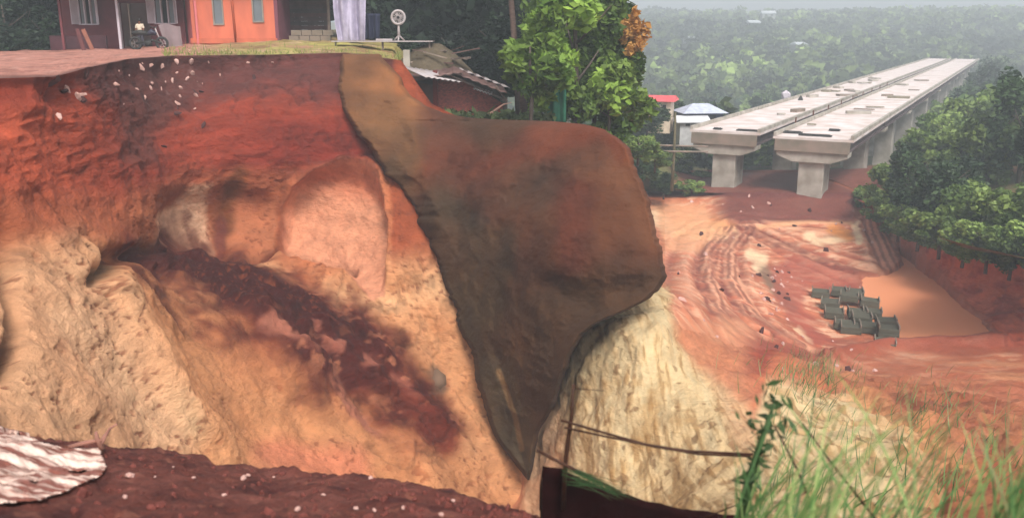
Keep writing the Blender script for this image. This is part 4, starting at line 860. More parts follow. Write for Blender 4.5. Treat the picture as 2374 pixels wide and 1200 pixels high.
skin('body', [(0, 0, .90), (0, 0, 1.1), (0, 0, 1.32), (0, 0, 1.42), (0, -.01, 1.50), (0, -.02, 1.6), (-.16, 0, 1.36), (-.23, -.02, 1.12), (-.24, -.12, .90), (-.24, -.17, .80), (.16, 0, 1.36), (.22, -.03, 1.12), (.20, -.14, .92), (.19, -.2, .83), (-.09, 0, .84), (-.10, -.03, .48), (-.11, .02, .09), (-.11, -.12, .04), (.09, 0, .84), (.10, -.04, .48), (.12, .02, .09), (.13, -.12, .04)],
     [(0, 1), (1, 2), (2, 3), (3, 4), (4, 5), (2, 6), (6, 7), (7, 8), (8, 9), (2, 10), (10, 11), (11, 12), (12, 13), (0, 14), (14, 15), (15, 16), (16, 17), (0, 18), (18, 19), (19, 20), (20, 21)],
     [.13, .12, .14, .055, .06, .10, .06, .045, .035, .035, .06, .045, .035, .035, .085, .06, .045, .04, .085, .06, .045, .04], M_SKIN, pr)
skin('shirt', [(0, 0, .86), (0, 0, 1.1), (0, 0, 1.33), (0, 0, 1.41), (-.17, 0, 1.36), (-.235, -.02, 1.14), (.17, 0, 1.36), (.225, -.03, 1.14)], [(0, 1), (1, 2), (2, 3), (2, 4), (4, 5), (2, 6), (6, 7)], [.16, .145, .165, .075, .08, .065, .08, .065], M_SHIRT, pr)
skin('trousers', [(0, 0, .92), (-.09, 0, .82), (-.10, -.03, .48), (-.11, .02, .14), (.09, 0, .82), (.10, -.04, .48), (.12, .02, .14)], [(0, 1), (1, 2), (2, 3), (0, 4), (4, 5), (5, 6)], [.14, .10, .075, .06, .10, .075, .06], M_TRS, pr)
MB().lathe([(.001, .13), (.07, .115), (.108, .06), (.112, 0), (.10, -.04)], (0, .012, 1.605), 12).build('hair', M_HAIR, pr, smooth=True)
# clay jar and leaning planks left of the porch
for k, (px, lean_, col_) in enumerate([(205, .35, lin(170, 110, 90)), (188, .2, lin(120, 70, 70))]):
    x = S(px, 52.3); o = MB().box((0, 0, .55), (.22, .05, 1.3), Matrix.Rotation(-lean_, 3, 'Y')).build('leaning_plank', plain('plank_%d' % k, col_ * .7, .9)); o.location = (x, 52.3, zf - .05)
    tag(o, ['pale brown plank leaning against the maroon porch wall', 'dark red plank beside the pale leaning plank'][k], 'plank')
# dark open shed right of the orange house
Ys = 56; zs = float(P(720, 95, Ys)[2]); root = empty('open_shed', (0, 0, 0), 'dark timber shed with a low block wall right of the orange house', 'shed')
for px in (655, 765): MB().box((S(px, Ys), Ys, zs + 1.5), (.14, .14, 3.2)).build('post', M_WOOD, root)
for q in range(11):
    MB().box((S(712, Ys + 1), Ys + 1 + random.uniform(-.02, .02), zs + .3 + q * .248), (S(768, Ys) - S(652, Ys), .05, .24)).build('plank', plain('dark_plank_%d' % (q % 3), lin(84 + 8 * (q % 3), 74, 74, .7), .9, .3) if q < 3 else bpy.data.materials['dark_plank_%d' % (q % 3)], root)
for r_ in range(2):
    for c_ in range(4):
        x = S(683, Ys - .6) + c_ * .64 + (.3 if r_ else 0) * .5; MB().box((x, Ys - .6, zs + .15 + r_ * .33), (.61, .3, .31)).build('block', M_CONC_D, root, bevel=.02)
MB().box((S(712, Ys), Ys, zs + 3.2), (4.2, 3.4, .08), Matrix.Rotation(.15, 3, 'X')).build('roof', M_ROOF, root)
# hanging pale tarpaulin
mt = plain('pale_tarp', lin(196, 188, 210, .85), .45, .12, 3, .2, dirt=lin(140, 132, 156), dirt_amt=.5)
def tf(u, v):
    px = 772 + (848 - 772) * u - 6 * math.sin(3 * v) * (1 - u) + 12 * (1 - v) * (1 - u); py = -60 + 158 * (1 - v) ; q = V(px, py, 52.6)
    return (q.x, 52.6 + .22 * math.sin(11 * u + 2 * v) + .12 * math.sin(23 * u - 3 * v) + .5 * (1 - v) * math.sin(3 * u), q.z)
o = MB().sheet(tf, 50, 30).build('tarpaulin', mt, smooth=True, solid=.015); tag(o, 'creased pale lilac tarpaulin hanging at the right end of the shed', 'tarpaulin')
def tf2(u, v):
    px = 846 + 34 * u; q = V(px, 92 - 60 * v, 53); return (q.x, 53 + .12 * math.sin(13 * u + v), q.z)
o = MB().sheet(tf2, 24, 10).build('blue_cloth', plain('navy_cloth', lin(46, 50, 76, .7), .8), smooth=True, solid=.015); tag(o, 'dark navy cloth hanging beside the pale tarpaulin', 'cloth')
# table platform with fan
zt = float(P(880, 96, 51)[2]); root = empty('low_platform', V(890, 100, 51), 'low platform with pale edge boards beside the tarpaulin', 'platform'); RO = root.location
for q in range(4): MB().box((0, -.6 + q * .36, zt - RO.z), (5.6, .33, .06)).build('board', M_WOOD if q else M_TIN, root)
for a in (-2.6, 0, 2.6): MB().box((a, -.5, zt - RO.z - .35), (.1, .1, .64)).build('leg', M_WOOD, root)
MB().box((S(893, 51) - RO.x, -.3, zt - RO.z + .09), (.9, .3, .1)).build('white_batten', M_TIN, root)
fr_ = empty('pedestal_fan', (S(925, 50.6), 50.6, zt + .03), 'pale round-headed pedestal fan standing on the low platform', 'fan')
RX = Matrix.Rotation(math.pi / 2, 3, 'X')
MB().torus((0, 0, 1.25), .36, .07, RX).build('cage_ring', M_TIN, fr_, smooth=True)
sp = MB()
for a in range(16): sp.tube([(.08 * math.cos(a * .3927), -.05, 1.25 + .08 * math.sin(a * .3927)), (.36 * math.cos(a * .3927), 0, 1.25 + .36 * math.sin(a * .3927))], .018, 4)
sp.build('cage_wires', M_TIN, fr_)
MB().lathe([(.001, .12), (.11, .1), (.12, -.1), (.001, -.12)], (0, .05, 1.25), 12, RX).build('hub', M_DRK, fr_, smooth=True)
for a in range(4):
    aa = a * 1.571 + .4; MB().box((.2 * math.cos(aa), .03, 1.25 + .2 * math.sin(aa)), (.22, .02, .13), Matrix.Rotation(-aa, 3, 'Y')).build('blade', M_TIN, fr_)
MB().tube([(0, .05, .2), (0, .05, .95)], [.09, .05], 8).build('stem', M_TIN, fr_, smooth=True)
for a in range(3): MB().tube([(0, .05, .3), (.34 * math.cos(a * 2.1 + .5), .3 * math.sin(a * 2.1 + .5), 0)], .045, 6).build('leg', M_TIN, fr_, smooth=True)
# debris heap, concrete post, roof sheet
r = random.Random(5)
for k in range(17):
    px = r.uniform(950, 1080); py = r.uniform(112, 150); Yv = r.uniform(49.5, 52); L = r.uniform(.4, 1.6)
    mb = MB().box((0, 0, 0), (L, r.uniform(.06, .25), r.uniform(.03, .1)), Matrix.Rotation(r.uniform(-.35, .35), 3, 'Y') @ RZ(r.uniform(-.6, .6)))
    o = mb.build('broken_board', r.choice([M_WOOD, M_ROOF, M_ROOF, M_WOOD, M_CONC_D])); o.location = V(px, py, Yv); tag(o, 'broken board in the heap of debris above the collapsed shack', 'board', 'broken boards of the debris heap')
# the earth bank under the debris
gx = np.linspace(-1, 1, 60)[None, :] + np.zeros((40, 1)); gy = np.linspace(0, 1, 40)[:, None]
Q = P(1010 + 150 * gx, 150 + 0 * gx, 50.5 + 0 * gx); Q[..., 2] += (-.15 + 1.3 * np.exp(-(gx / .55) ** 2) * np.sin(gy * math.pi)) - 2.2 * (1 - np.sin(gy * math.pi)); Q[..., 1] += (gy - .4) * 5; Q[..., 2] += .12 * fbm(Q, 1.5, 3, 5); Q[..., 2] -= 1.2 * sst(0, 1, gx)
o = grid_obj('debris_bank', Q, M_GROUND, (np.zeros(Q.shape) + lin(96, 84, 66)) * ALB); tag(o, kind='structure')
o = MB().box((0, 0, 0), (.36, .3, 1.0)).build('concrete_post', M_CONC, bevel=.03); o.location = V(943, 138, 48.8); tag(o, 'short pale concrete post above the tilted tin sheet', 'post')
def corr(p0, du, dv, nu, amp, waves):
    p0, du, dv = Vector(p0), Vector(du), Vector(dv); nn = du.cross(dv).normalized()
    return lambda u, v: p0 + du * u + dv * v + nn * amp * math.sin(u * waves * 2 * math.pi)
def sheetobj(name, a, b, c, mat, parent=None, waves=9):
    a, b, c = V(*a), V(*b), V(*c); mb = MB(); mb.sheet(corr(a, b - a, c - a, 0, .03, waves), waves * 6, 3); return mb.build(name, mat, parent, smooth=True, solid=.012)
o = sheetobj('tin_sheet', (930, 153, 47.5), (1016, 166, 48.5), (985, 178, 45.8), M_TIN, waves=7); tag(o, 'pale tilted tin sheet jutting out above the brick shack', 'tin sheet')
# brick shack
Yk = 48; mbk = bpy.data.materials.new('brick_wall'); mbk.use_nodes = True; t = mbk.node_tree; b = t.nodes['Principled BSDF']; b.inputs['Roughness'].default_value = .9
bt = t.nodes.new('ShaderNodeTexBrick'); bt.inputs['Scale'].default_value = 4.5; bt.inputs['Color1'].default_value = (*lin(176, 84, 70, .9), 1); bt.inputs['Color2'].default_value = (*lin(126, 62, 56, .8), 1); bt.inputs['Mortar'].default_value = (*lin(120, 84, 76, .7), 1)
tc = t.nodes.new('ShaderNodeTexCoord'); mp = t.nodes.new('ShaderNodeMapping'); mp.inputs['Rotation'].default_value = (math.pi / 2, 0, 0); t.links.new(tc.outputs['Object'], mp.inputs[0]); t.links.new(mp.outputs[0], bt.inputs[0]); t.links.new(bt.outputs[0], b.inputs['Base Color'])
root = empty('brick_shack', V(1070, 275, Yk), 'half buried red brick shack with a sagging dark roof', 'shack'); O = root.location
def poly_wall(name, pts, th, mat):
    mb = MB(); A = [V(px, py, Yk) - O for px, py in pts]; n_ = len(A); mb.v = A + [a + Vector((0, th, 0)) for a in A]
    mb.f = [list(range(n_)), list(range(2 * n_ - 1, n_ - 1, -1))] + [[i, (i + 1) % n_, n_ + (i + 1) % n_, n_ + i] for i in range(n_)]; return mb.build(name, mat, root)
poly_wall('wall', [(1012, 300), (1012, 190), (1040, 172), (1075, 185), (1165, 240), (1165, 300)], .2, mbk)
poly_wall('side_wall', [(940, 300), (940, 190), (1008, 196), (1008, 300)], .18, plain('mud_wall', lin(110, 84, 76, .7), .9, .3))
MB().box((V(1010, 235, Yk - .1) - O), (.25, .25, 3.2)).build('corner_post', plain('red_post', lin(128, 50, 44, .7), .9), root)
for k, (a, b, c, m_) in enumerate([((930, 170, 50.5), (1050, 152, 50.5), (950, 186, 46.6), M_ROOF), ((1048, 150, 50.5), (1165, 196, 50.2), (1050, 168, 46.6), M_ROOF), ((1052, 152, 50.4), (1172, 198, 50), (1060, 158, 49), M_TIN), ((1100, 200, 47.4), (1142, 214, 47.2), (1098, 206, 46.9), M_TIN)]):
    sheetobj('roof_sheet', a, b, c, m_, root, 6).location = -O
for (a, b) in [((1040, 172, 47), (1170, 232, 47)), ((1150, 200, 46.8), (1176, 236, 46.8)), ((940, 190, 47), (1045, 172, 47))]:
    MB().tube([V(*a) - O, V(*b) - O], .06, 6).build('rafter', M_WOOD, root)
o = MB().tube([V(1118, 272, 46), V(1140, 262, 46), V(1168, 242, 46.4), V(1186, 238, 46.6)], [.10, .08, .04, .02], 6).build('pale_branch', plain('peeled_wood', lin(216, 164, 144, .8), .8), smooth=True); tag(o, 'peeled pink branch lying over the rim in front of the shack', 'branch')
r2 = np.random.default_rng(8)
for k, (px, py, Yv, s_) in enumerate([(1055, 272, 46, .5), (1095, 274, 45.8, .45), (1030, 268, 46, .3), (1165, 270, 45.8, .45), (1235, 272, 45, .4)]):
    pp = r2.normal(size=(130, 3)) * np.array([s_, s_ * .5, s_ * .28]); v, f = leaf_quads(pp, .22, r2, aspect=2.4)
    o = link('rim_weed', raw_mesh('rim_weed', v, f, M_LEAF, np.repeat(lin(96, 110, 66) * r2.uniform(.5, 1.4, (130, 1)), 4, 0), False)); o.location = V(px, py, Yv); tag(o, 'low green weed on the rim in front of the brick shack', 'weed', 'weeds along the rim by the shack')
# green net screen
def nf_(u, v): q = V(1268 + 44 * u, 285 - 82 * v, 45.2); return (q.x, 45.2 + .12 * math.sin(12 * u), q.z - .3 * (1 - u) * v)
o = MB().sheet(nf_, 20, 8).build('green_netting', plain('green_net', lin(60, 132, 104, .75), .7, .2, 3, .1), smooth=True, solid=.02); tag(o, 'teal green shade netting hung upright between the trunks', 'netting')

# ================================================================== VILLAGE ROOFS BY THE BRIDGE
def hut(px, py, Yv, w_, h_, d_, wallc, roofc, label, name='far_house', rz=.3, hip=False):
    p = V(px, py, Yv); root = empty(name, p, label, 'house', None, rz)
    MB().box((0, 0, h_ / 2 - 1), (w_, d_, h_ + 2)).build('wall', plain(name + '_w%d' % px, wallc, .8), root)
    for q in (-1, 1):
        MB().box((q * w_ * .22, -d_ / 2 - .02, h_ * .55), (w_ * .16, .08, h_ * .4)).build('window', M_DRK, root)
    mb = MB(); o_ = .5; a, b = w_ / 2 + o_, d_ / 2 + o_; rl = .35 if hip else .92
    mb.v = [Vector(t_) for t_ in [(-a, -b, h_), (a, -b, h_), (a, b, h_), (-a, b, h_), (-a * rl, 0, h_ + w_ * .22), (a * rl, 0, h_ + w_ * .22)]]
    mb.f = [[0, 1, 5, 4], [2, 3, 4, 5], [1, 2, 5], [3, 0, 4], [0, 3, 2, 1]]; mb.build('roof', plain(name + '_r%d' % px, roofc, .5), root); return root
hut(1532, 264, 100, 2.5, 1.5, 3, lin(236, 214, 190, .9), lin(226, 92, 96, .9), 'small cream house with a red roof beyond the slope', rz=-.3)
hut(1622, 280, 100, 4.2, 1.0, 3.4, lin(70, 76, 100, .8), lin(190, 196, 214, .9), 'low house with a pale grey hipped roof left of the bridge', rz=.1, hip=True)
hut(1602, 294, 98, 2.9, .6, 2, lin(190, 190, 190, .9), lin(216, 216, 220, .9), 'long low pale shed in front of the grey roofed house', name='far_shed', rz=.05)
sp_ = []
for k in range(1500):
    px = r2.uniform(380, 930); q_ = r2.random() ** 1.4; rp_, rY_ = rim(px); y_ = float(rY_ + .3 + q_ * 8); x_ = float(P(px, rp_, rY_)[0]) * y_ / float(rY_)
    zb_ = float(P(px, rp_, rY_)[2]) + .25 * q_ * .6 + .0; hgt = r2.uniform(.08, .3) * (2.2 if r2.random() < .05 else 1); b_ = np.array([x_, y_, zb_ - .05])
    sp_.append((b_, b_ + np.array([r2.normal() * .1, r2.normal() * .1, hgt]), np.zeros(3), .018, lin(132, 140, 72) * r2.uniform(.6, 1.3)))
SPB = sp_
# scattered far roofs on the hill
for k, (px, py, Yv, s_) in enumerate([(1780, 40, 560, 1.0), (1745, 62, 500, .8), (1850, 115, 380, .6), (1975, 90, 470, .7), (1600, 100, 430, .6), (2060, 60, 560, .8)]):
    x = float(P(px, py, Yv)[0]); z = float(P(px, py, Yv)[2]); rt_ = hut(px, py, Yv, 8 * s_, 2, 5, lin(160, 165, 160, .8), lin(190, 196, 200, .8), ['large pale roof high on the hazy hill', 'pale roof just below the large roof on the hill', 'small pale roof in the hazy wood left of the bridge', 'pale roof above the middle of the bridge', 'pale roof in the hazy wood near the orange leaves', 'faint pale roof near the skyline'][k], 'hill_house', rz=.2 * k)
# utility pole and fallen trunk left of the bridge
o = MB().tube([(0, 0, -.5), (.05, 0, 3), (.0, 0, 6.6)], [.16, .13, .09], 8).build('wooden_pole', plain('pole_wood', lin(104, 96, 70, .8), .9), smooth=True); o.location = V(1558, 430, 80); tag(o, 'slim greenish wooden pole standing left of the left bridge pier', 'pole')
for k, (a, b) in enumerate([((1470, 335, 76), (1640, 340, 84)), ((1470, 350, 75), (1640, 352, 84))]):
    o = MB().tube([V(*a), V(*b)], .09, 6).build('pipe_rail', M_CONC_D); tag(o, ['upper long grey pipe crossing the slope left of the bridge', 'lower long grey pipe crossing the slope left of the bridge'][k], 'pipe')
# ================================================================== PRECAST SLABS ON THE MUD
M_SLAB = plain('green_grey_concrete', lin(96, 92, 78, .7), .9, .3, 2, .4, dirt=lin(80, 78, 66), dirt_amt=.6)
def slab_at(px, py, w_, d_, h_, rz, lift=0.0, tilt=0.0):
    z = float(rz_(px, py)); return z
slabs = [(1902, 676, 'at the upper left of the group'), (1948, 672, 'second from the left in the back row'), (1967, 690, 'overlapping the front of the back row'), (2015, 697, 'at the right end of the back row'), (1933, 722, 'at the left of the middle row'), (1987, 722, 'thin one in the centre of the group'), (1996, 740, 'in front of the thin centre slab'), (1956, 749, 'at the lower left of the group'), (2054, 744, 'at the right edge above the tall pale stack'), (2056, 770, 'nearest the front right corner of the group'), (2050, 795, 'palest and lowest, half sunk at the front'), (1980, 676, 'small one behind the right end of the back row'), (1925, 700, 'between the back row and the middle row at the left'), (2020, 722, 'between the back row and the right edge'), (1972, 757, 'at the front of the lower left slab'), (2015, 756, 'between the lower left slab and the right edge')]
slab0 = None
def slab_proto():
    root = empty('concrete_slab', (0, 0, 0), 'x', 'slab')
    MB().box((0, 0, .1), (1.45, .95, .2)).build('base', M_SLAB, root, bevel=.02)
    for q in range(5): MB().box((0, -.38 + q * .19, .27), (1.4, .14, .13)).build('rib', M_SLAB, root, bevel=.015)
    MB().box((-.68, 0, .40), (.08, .9, .12)).build('end_lip', M_CONC_D, root); MB().box((.68, 0, .40), (.08, .9, .12)).build('end_lip', M_CONC_D, root)
    return root
pr0 = slab_proto(); r = random.Random(3)
for k, (px, py, lb) in enumerate(slabs):
    o = pr0 if k == 0 else copy_tree(pr0)
    y = -17.35 / float(ratio(py + 8)); q = V(px, py + 8, y); o.location = (q.x, y, CZ - 17.42 + (.15 if k in (2, 6) else 0)); o.rotation_euler = (r.uniform(-.06, .06), r.uniform(-.06, .06), r.uniform(-.12, .08) - .3)
    s_ = 1.0; o.scale = (s_ * .80, s_ * 1.15, s_ * 1.25 * (1.5 if k == 9 else 1)); tag(o, 'dark ribbed concrete slab on the mud, ' + lb, 'slab', 'concrete slabs lying by the pond')
# rubble heap by the tracks, white stones below the rim
def rock(name, s_, mat, seed):
    r = random.Random(seed); bm = bmesh.new(); bmesh.ops.create_icosphere(bm, subdivisions=1, radius=1)
    for v in bm.verts: v.co *= r.uniform(.7, 1.15); v.co.x *= s_[0]; v.co.y *= s_[1]; v.co.z *= s_[2]
    me = bpy.data.meshes.new(name); bm.to_mesh(me); bm.free(); me.materials.append(mat); return me
M_ST = plain('pale_stone', lin(208, 170, 160, .75), .9, .15, 4, .4, dirt=lin(190, 140, 124), dirt_amt=.5); M_STD = plain('dark_clod', lin(84, 52, 50, .8), .95, .3, 4, .5)
rk = [rock('pale_stone', (.20, .16, .12), M_ST, 1), rock('pale_stone', (.26, .14, .10), M_ST, 2), rock('pale_stone', (.14, .14, .12), M_ST, 3)]; rd = [rock('soil_clod', (.28, .2, .14), M_STD, 4), rock('soil_clod', (.2, .2, .16), M_STD, 5)]
dg = None
def on_scarp(px, py): 
    y = float(rb(np.array(px, float), np.array(py, float))); return V(px, py, y - .35)
stones = [(326, 156), (348, 153), (375, 155), (330, 148), (410, 143), (444, 145), (484, 145), (410, 170), (447, 173), (434, 184), (458, 190), (511, 174), (277, 166), (270, 197), (385, 191), (352, 195), (400, 188), (452, 253), (288, 243), (418, 224), (455, 223), (137, 270), (336, 228), (155, 209), (182, 228), (188, 222), (575, 146), (632, 146), (409, 240), (350, 204), (375, 206), (470, 195), (300, 176), (318, 210), (420, 205)]
r = random.Random(9)
from mathutils.bvhtree import BVHTree
def bvh(name):
    o = bpy.data.objects[name]; me = o.data; return BVHTree.FromPolygons([v.co for v in me.vertices], [p.vertices for p in me.polygons])
T_S, T_N, T_R = bvh('scarp'), bvh('foreground_soil'), bvh('cut_slope')
def cast(tree, px, py):
    d_ = V(px, py, 10) - Vector((0, 0, CZ)); h = tree.ray_cast(Vector((0, 0, CZ)), d_.normalized()); return h[0]
for k, (px, py) in enumerate(stones):
    p = cast(T_S, px, py)
    if p is None: continue
    o = link('pale_stone', r.choice(rk)); o.location = p + Vector((0, -.03, .02)); o.rotation_euler = (r.uniform(0, 3), r.uniform(0, 3), r.uniform(0, 3)); s_ = r.uniform(.25, 1.0); o.scale = (s_ * 1.3, s_, s_ * .8)
    tag(o, 'pale chunk of rubble stuck in the dark soil below the rim', 'stone', 'pale rubble chunks below the rim')
for k, (px, py) in enumerate([(406, 262), (412, 252), (450, 210), (376, 244), (120, 190), (150, 212), (185, 230), (466, 212), (470, 292), (590, 182), (380, 340), (455, 215), (90, 153), (200, 178)]):
    p = cast(T_S, px, py)
    if p is None: continue
    o = link('soil_clod', r.choice(rd)); o.location = p; o.rotation_euler = (r.uniform(0, 3), r.uniform(0, 3), r.uniform(0, 3)); s_ = r.uniform(.35, .95); o.scale = (s_ * 1.5, s_, s_ * .6)
    tag(o, 'dark clod hanging on the red scarp face', 'clod', 'dark clods on the red scarp')
for k in range(90):
    px = r.uniform(1570, 2050); py = r.uniform(450, 860) if k % 3 else r.gauss(1800, 20) * 0 + r.uniform(630, 720)
    if k % 3 == 0: px = r.gauss(1805, 22)
    p = cast(T_R, px, py)
    if p is None or p.y < 33: continue
    o = link('mud_lump', r.choice(rk + rd)); o.location = p; o.rotation_euler = (r.uniform(0, 3), r.uniform(0, 3), r.uniform(0, 3)); s_ = r.uniform(.5, 1.5); o.scale = (s_, s_, s_ * .7)
    tag(o, 'lump of mud or rubble lying on the tracked orange work floor', 'rubble', 'rubble lumps on the work floor')
ng = plain('grey_boulder', lin(132, 104, 84, .7), .9, .2, 2, .4)
me = rock('grey_boulder', (.5, .45, .55), ng, 23); me.polygons.foreach_set('use_smooth', [True] * len(me.polygons)); o = link('grey_boulder', me); p = cast(T_S, 1012, 880); o.location = p + Vector((0, .25, -.1)); tag(o, 'grey angular boulder stuck in the tan slope left of the brown mass', 'boulder')
# clods and pale stones on the near soil
rn = [rock('near_clod', (.07, .06, .05), M_STD, 40 + q) for q in range(3)]
mnear = plain('near_clod_soil', lin(120, 64, 56, .78), .95, .3, 10, .5)
for m_ in rn: m_.materials[0] = mnear
for k in range(200):
    px = r.uniform(150, 1240); l_ = float(np.interp(px, lipc[:, 0], lipc[:, 1])); py = l_ + 4 + (1200 - l_) * r.random() ** 1.6
    p = cast(T_N, px, py)
    if p is None: continue
    o = link('soil_clod', r.choice(rn)); o.location = p; o.rotation_euler = (r.uniform(0, 3), r.uniform(0, 3), r.uniform(0, 3)); s_ = r.uniform(.2, .75) * (1.4 if k % 9 == 0 else 1); o.scale = (s_, s_, s_ * .8)
    tag(o, 'reddish brown clod on the near lip of soil', 'clod', 'clods on the near soil')
np_ = [rock('pebble', (.05, .04, .03), M_ST, 60), rock('pebble', (.07, .04, .03), M_ST, 61)]
for k, (px, py) in enumerate([(300, 1105), (565, 1110), (575, 1104), (690, 1183), (860, 1110), (868, 1186), (1050, 1163), (1175, 1155), (1022, 1196), (935, 1180), (826, 1182), (635, 1108), (360, 1108), (290, 1155), (450, 1110), (750, 1150), (402, 1085), (520, 1150)]):
    p = cast(T_N, px, py)
    if p is None: continue
    o = link('pebble', np_[k % 2]); o.location = p + Vector((0, 0, .02)); s_ = [1.1, .9, .7][k] if k < 3 else r.uniform(.3, .65); o.scale = (s_, s_, s_); o.rotation_euler = (r.uniform(0, 1), 0, r.uniform(0, 3))
    tag(o, ('large pale lump at the right of the crumpled sheet' if k == 0 else 'small pale stone lying on the near soil'), 'stone', None if k == 0 else 'pale stones on the near soil')
# crumpled pale plastic sheet at the bottom left
mpl = plain('pale_plastic', lin(236, 206, 190, .85), .35, .1, 1.6, .1, dirt=lin(120, 62, 48), dirt_amt=.95, stretch=(1.0, 4.0, 1))
mpl.node_tree.nodes['Color Ramp'].color_ramp.elements[0].position = .45; mpl.node_tree.nodes['Color Ramp'].color_ramp.elements[1].position = .56
ca = [(-260, 960), (0, 992), (60, 990), (95, 1030), (150, 1045), (235, 1045), (250, 1090), (235, 1110), (150, 1150), (90, 1172), (0, 1178), (-260, 1200)]
nu = 150; XX, YY_ = np.meshgrid(np.linspace(-260, 262, nu), np.linspace(955, 1205, 110)); ds = sdf(ca, XX + 8 * fbm(np.stack([XX, YY_, 0 * XX], -1), .05, 2, 3), YY_)
base_ = np.zeros(XX.shape + (3,))
for a in range(XX.shape[0]):
    for b_ in range(nu):
        p = cast(T_N, XX[a, b_], max(YY_[a, b_], float(np.interp(XX[a, b_], lipc[:, 0], lipc[:, 1])) + 6))
        base_[a, b_] = p if p is not None else P(XX[a, b_], YY_[a, b_], 8.0)
fold = ridged(np.stack([base_[..., 0] * .7 + base_[..., 1] * .5, base_[..., 1] * 1.5, 0 * XX], -1), 2.0, 4, 7); base_[..., 2] += .035 + .008 * fold; base_[..., 2] += np.where(YY_ < 1010, .06, 0)
hole = fbm(base_, (1.3, 5.0, 1), 3, 77)
fc = grid_faces(*XX.shape); keep = (ds.ravel()[fc].max(1) < 0) & (hole.ravel()[fc].max(1) < .62)
o = link('plastic_sheet', raw_mesh('plastic_sheet', base_.reshape(-1, 3), fc[keep], mpl)); q = o.modifiers.new('solid', 'SOLIDIFY'); q.thickness = .012; tag(o, 'crumpled torn pale plastic sheet with soil showing through, bottom left', 'plastic sheet')
# broken root sticking up at the lip
p = cast(T_N, 235, 1050); mb = MB()
for pts in ([(235, 1050), (240, 1015), (255, 992), (272, 982)], [(150, 1040), (200, 1025), (240, 1018)], [(238, 1040), (225, 1015), (222, 1000)]):
    mb.tube([V(a, b_, p.y) for a, b_ in pts], [.035, .025, .015, .008][:len(pts)], 6)
o = mb.build('broken_root', plain('root_wood', lin(170, 120, 104, .8), .9, .3), smooth=True); tag(o, 'forked broken root sticking up from the near lip of soil', 'root')

# ================================================================== DARK LEDGE, STICK FENCE, GRASS
Yd = 6.9; A = [(1258, 1078), (1300, 1085), (1360, 1112), (1420, 1138), (1500, 1160), (1580, 1176), (1690, 1192), (1800, 1206), (1800, 1330), (1258, 1330)]
nU, nV = 90, 14; up = np.array(A[:8], float); xs_ = np.linspace(1258, 1800, nU); ys_ = np.interp(xs_, up[:, 0], up[:, 1])
Gd = []
for j in range(nV):
    q = j / (nV - 1)
    if j < 9: s_ = j / 8; g = P(xs_, 1330 * (1 - s_) + ys_ * s_, Yd + 0 * xs_)
    else: s_ = (j - 8) / 5; g = P(xs_, ys_, Yd + 0 * xs_); g[:, 1] += .15 * s_; g[:, 2] -= .10 * s_ + .25 * s_ * s_
    Gd.append(g)
Gd = np.array(Gd); Gd[..., 1] += .03 * fbm(Gd, 5, 3, 3); Gd[..., 2] += .015 * fbm(Gd, 9, 3, 4) 
fd = grid_faces(nV, nU); vd = Gd.reshape(-1, 3); nvd = len(vd); bk = vd.copy(); bk[:, 1] += .6; bk[:, 2] -= .5; ii = np.arange(nvd).reshape(nV, nU)
cp = [np.stack([q[:-1], q[:-1] + nvd, q[1:] + nvd, q[1:]], -1) for q in (ii[:, 0], ii[:, -1][::-1], ii[0, ::-1])]
mdk = plain('black_wet_soil', lin(44, 14, 14, .6), .9, .3, 6, .4, spec=.1)
o = link('soil_ledge', raw_mesh('soil_ledge', np.concatenate([vd, bk]), np.concatenate([fd, fd[:, ::-1] + nvd] + cp), mdk, None, False)); tag(o, 'very dark maroon wedge of wet earth at the foot of the stick fence', 'earth ledge')
M_BAM = plain('dark_bamboo', lin(74, 44, 28, .7), .7, .3, 6, .2, stretch=(1, 1, 3)); M_GST = plain('green_stem', lin(74, 104, 58, .7), .6, .25, 4, .1)
root = empty('stick_fence', V(1310, 1130, 6.8), 'rickety fence of dark bamboo sticks with two thin sagging rails', 'fence'); O = root.location
def stick(name, pts, rad, mat, parent=root, off=O): return MB().tube([V(*p) - off for p in pts], rad, 7).build(name, mat, parent, smooth=True)
stick('post', [(1305, 1180, 6.8), (1312, 1060, 6.8), (1325, 960, 6.8), (1329, 890, 6.8)], [.022, .020, .017, .013], M_BAM)
stick('rail', [(1300, 973, 6.72), (1400, 1002, 6.7), (1500, 1030, 6.7), (1600, 1045, 6.7), (1745, 1052, 6.7)], .011, M_BAM)
stick('rail', [(1308, 990, 6.75), (1400, 1010, 6.7), (1520, 1035, 6.68), (1620, 1052, 6.7), (1740, 1057, 6.7)], .009, M_BAM)
stick('rail', [(1244, 1042, 6.75), (1300, 1072, 6.7), (1370, 1105, 6.7), (1440, 1142, 6.7)], .014, M_BAM)
stick('brace', [(1335, 900, 6.9), (1400, 905, 6.9)], .004, M_BAM)
stick('brace', [(1630, 1200, 6.6), (1700, 1172, 6.6), (1742, 1165, 6.6)], .006, M_BAM)
O2 = V(1720, 1200, 5.6); r5 = empty('leafy_post', O2, 'thick green leafy stem leaning at the right end of the stick fence', 'stem')
stick('stem', [(1712, 1215, 5.6), (1735, 1120, 5.6), (1765, 1020, 5.6), (1795, 935, 5.6)], [.040, .032, .022, .010], M_GST, r5, O2)
r3 = np.random.default_rng(4)
pp = []
for _ in range(160):
    t_ = r3.random(); a = np.array(V(1712 + 83 * t_, 1215 - 280 * t_, 5.6)); pp.append(a + r3.normal(size=3) * np.array([.035, .04, .05]) * (1 + 1.2 * t_ ** 2))
v, f = leaf_quads(np.array(pp) - np.array(O2), .030, r3, aspect=3); link('leaves', raw_mesh('leaves', v, f, M_LEAF, np.repeat(lin(80, 108, 64) * r3.uniform(.4, 1.4, (160, 1)), 4, 0), False), r5)
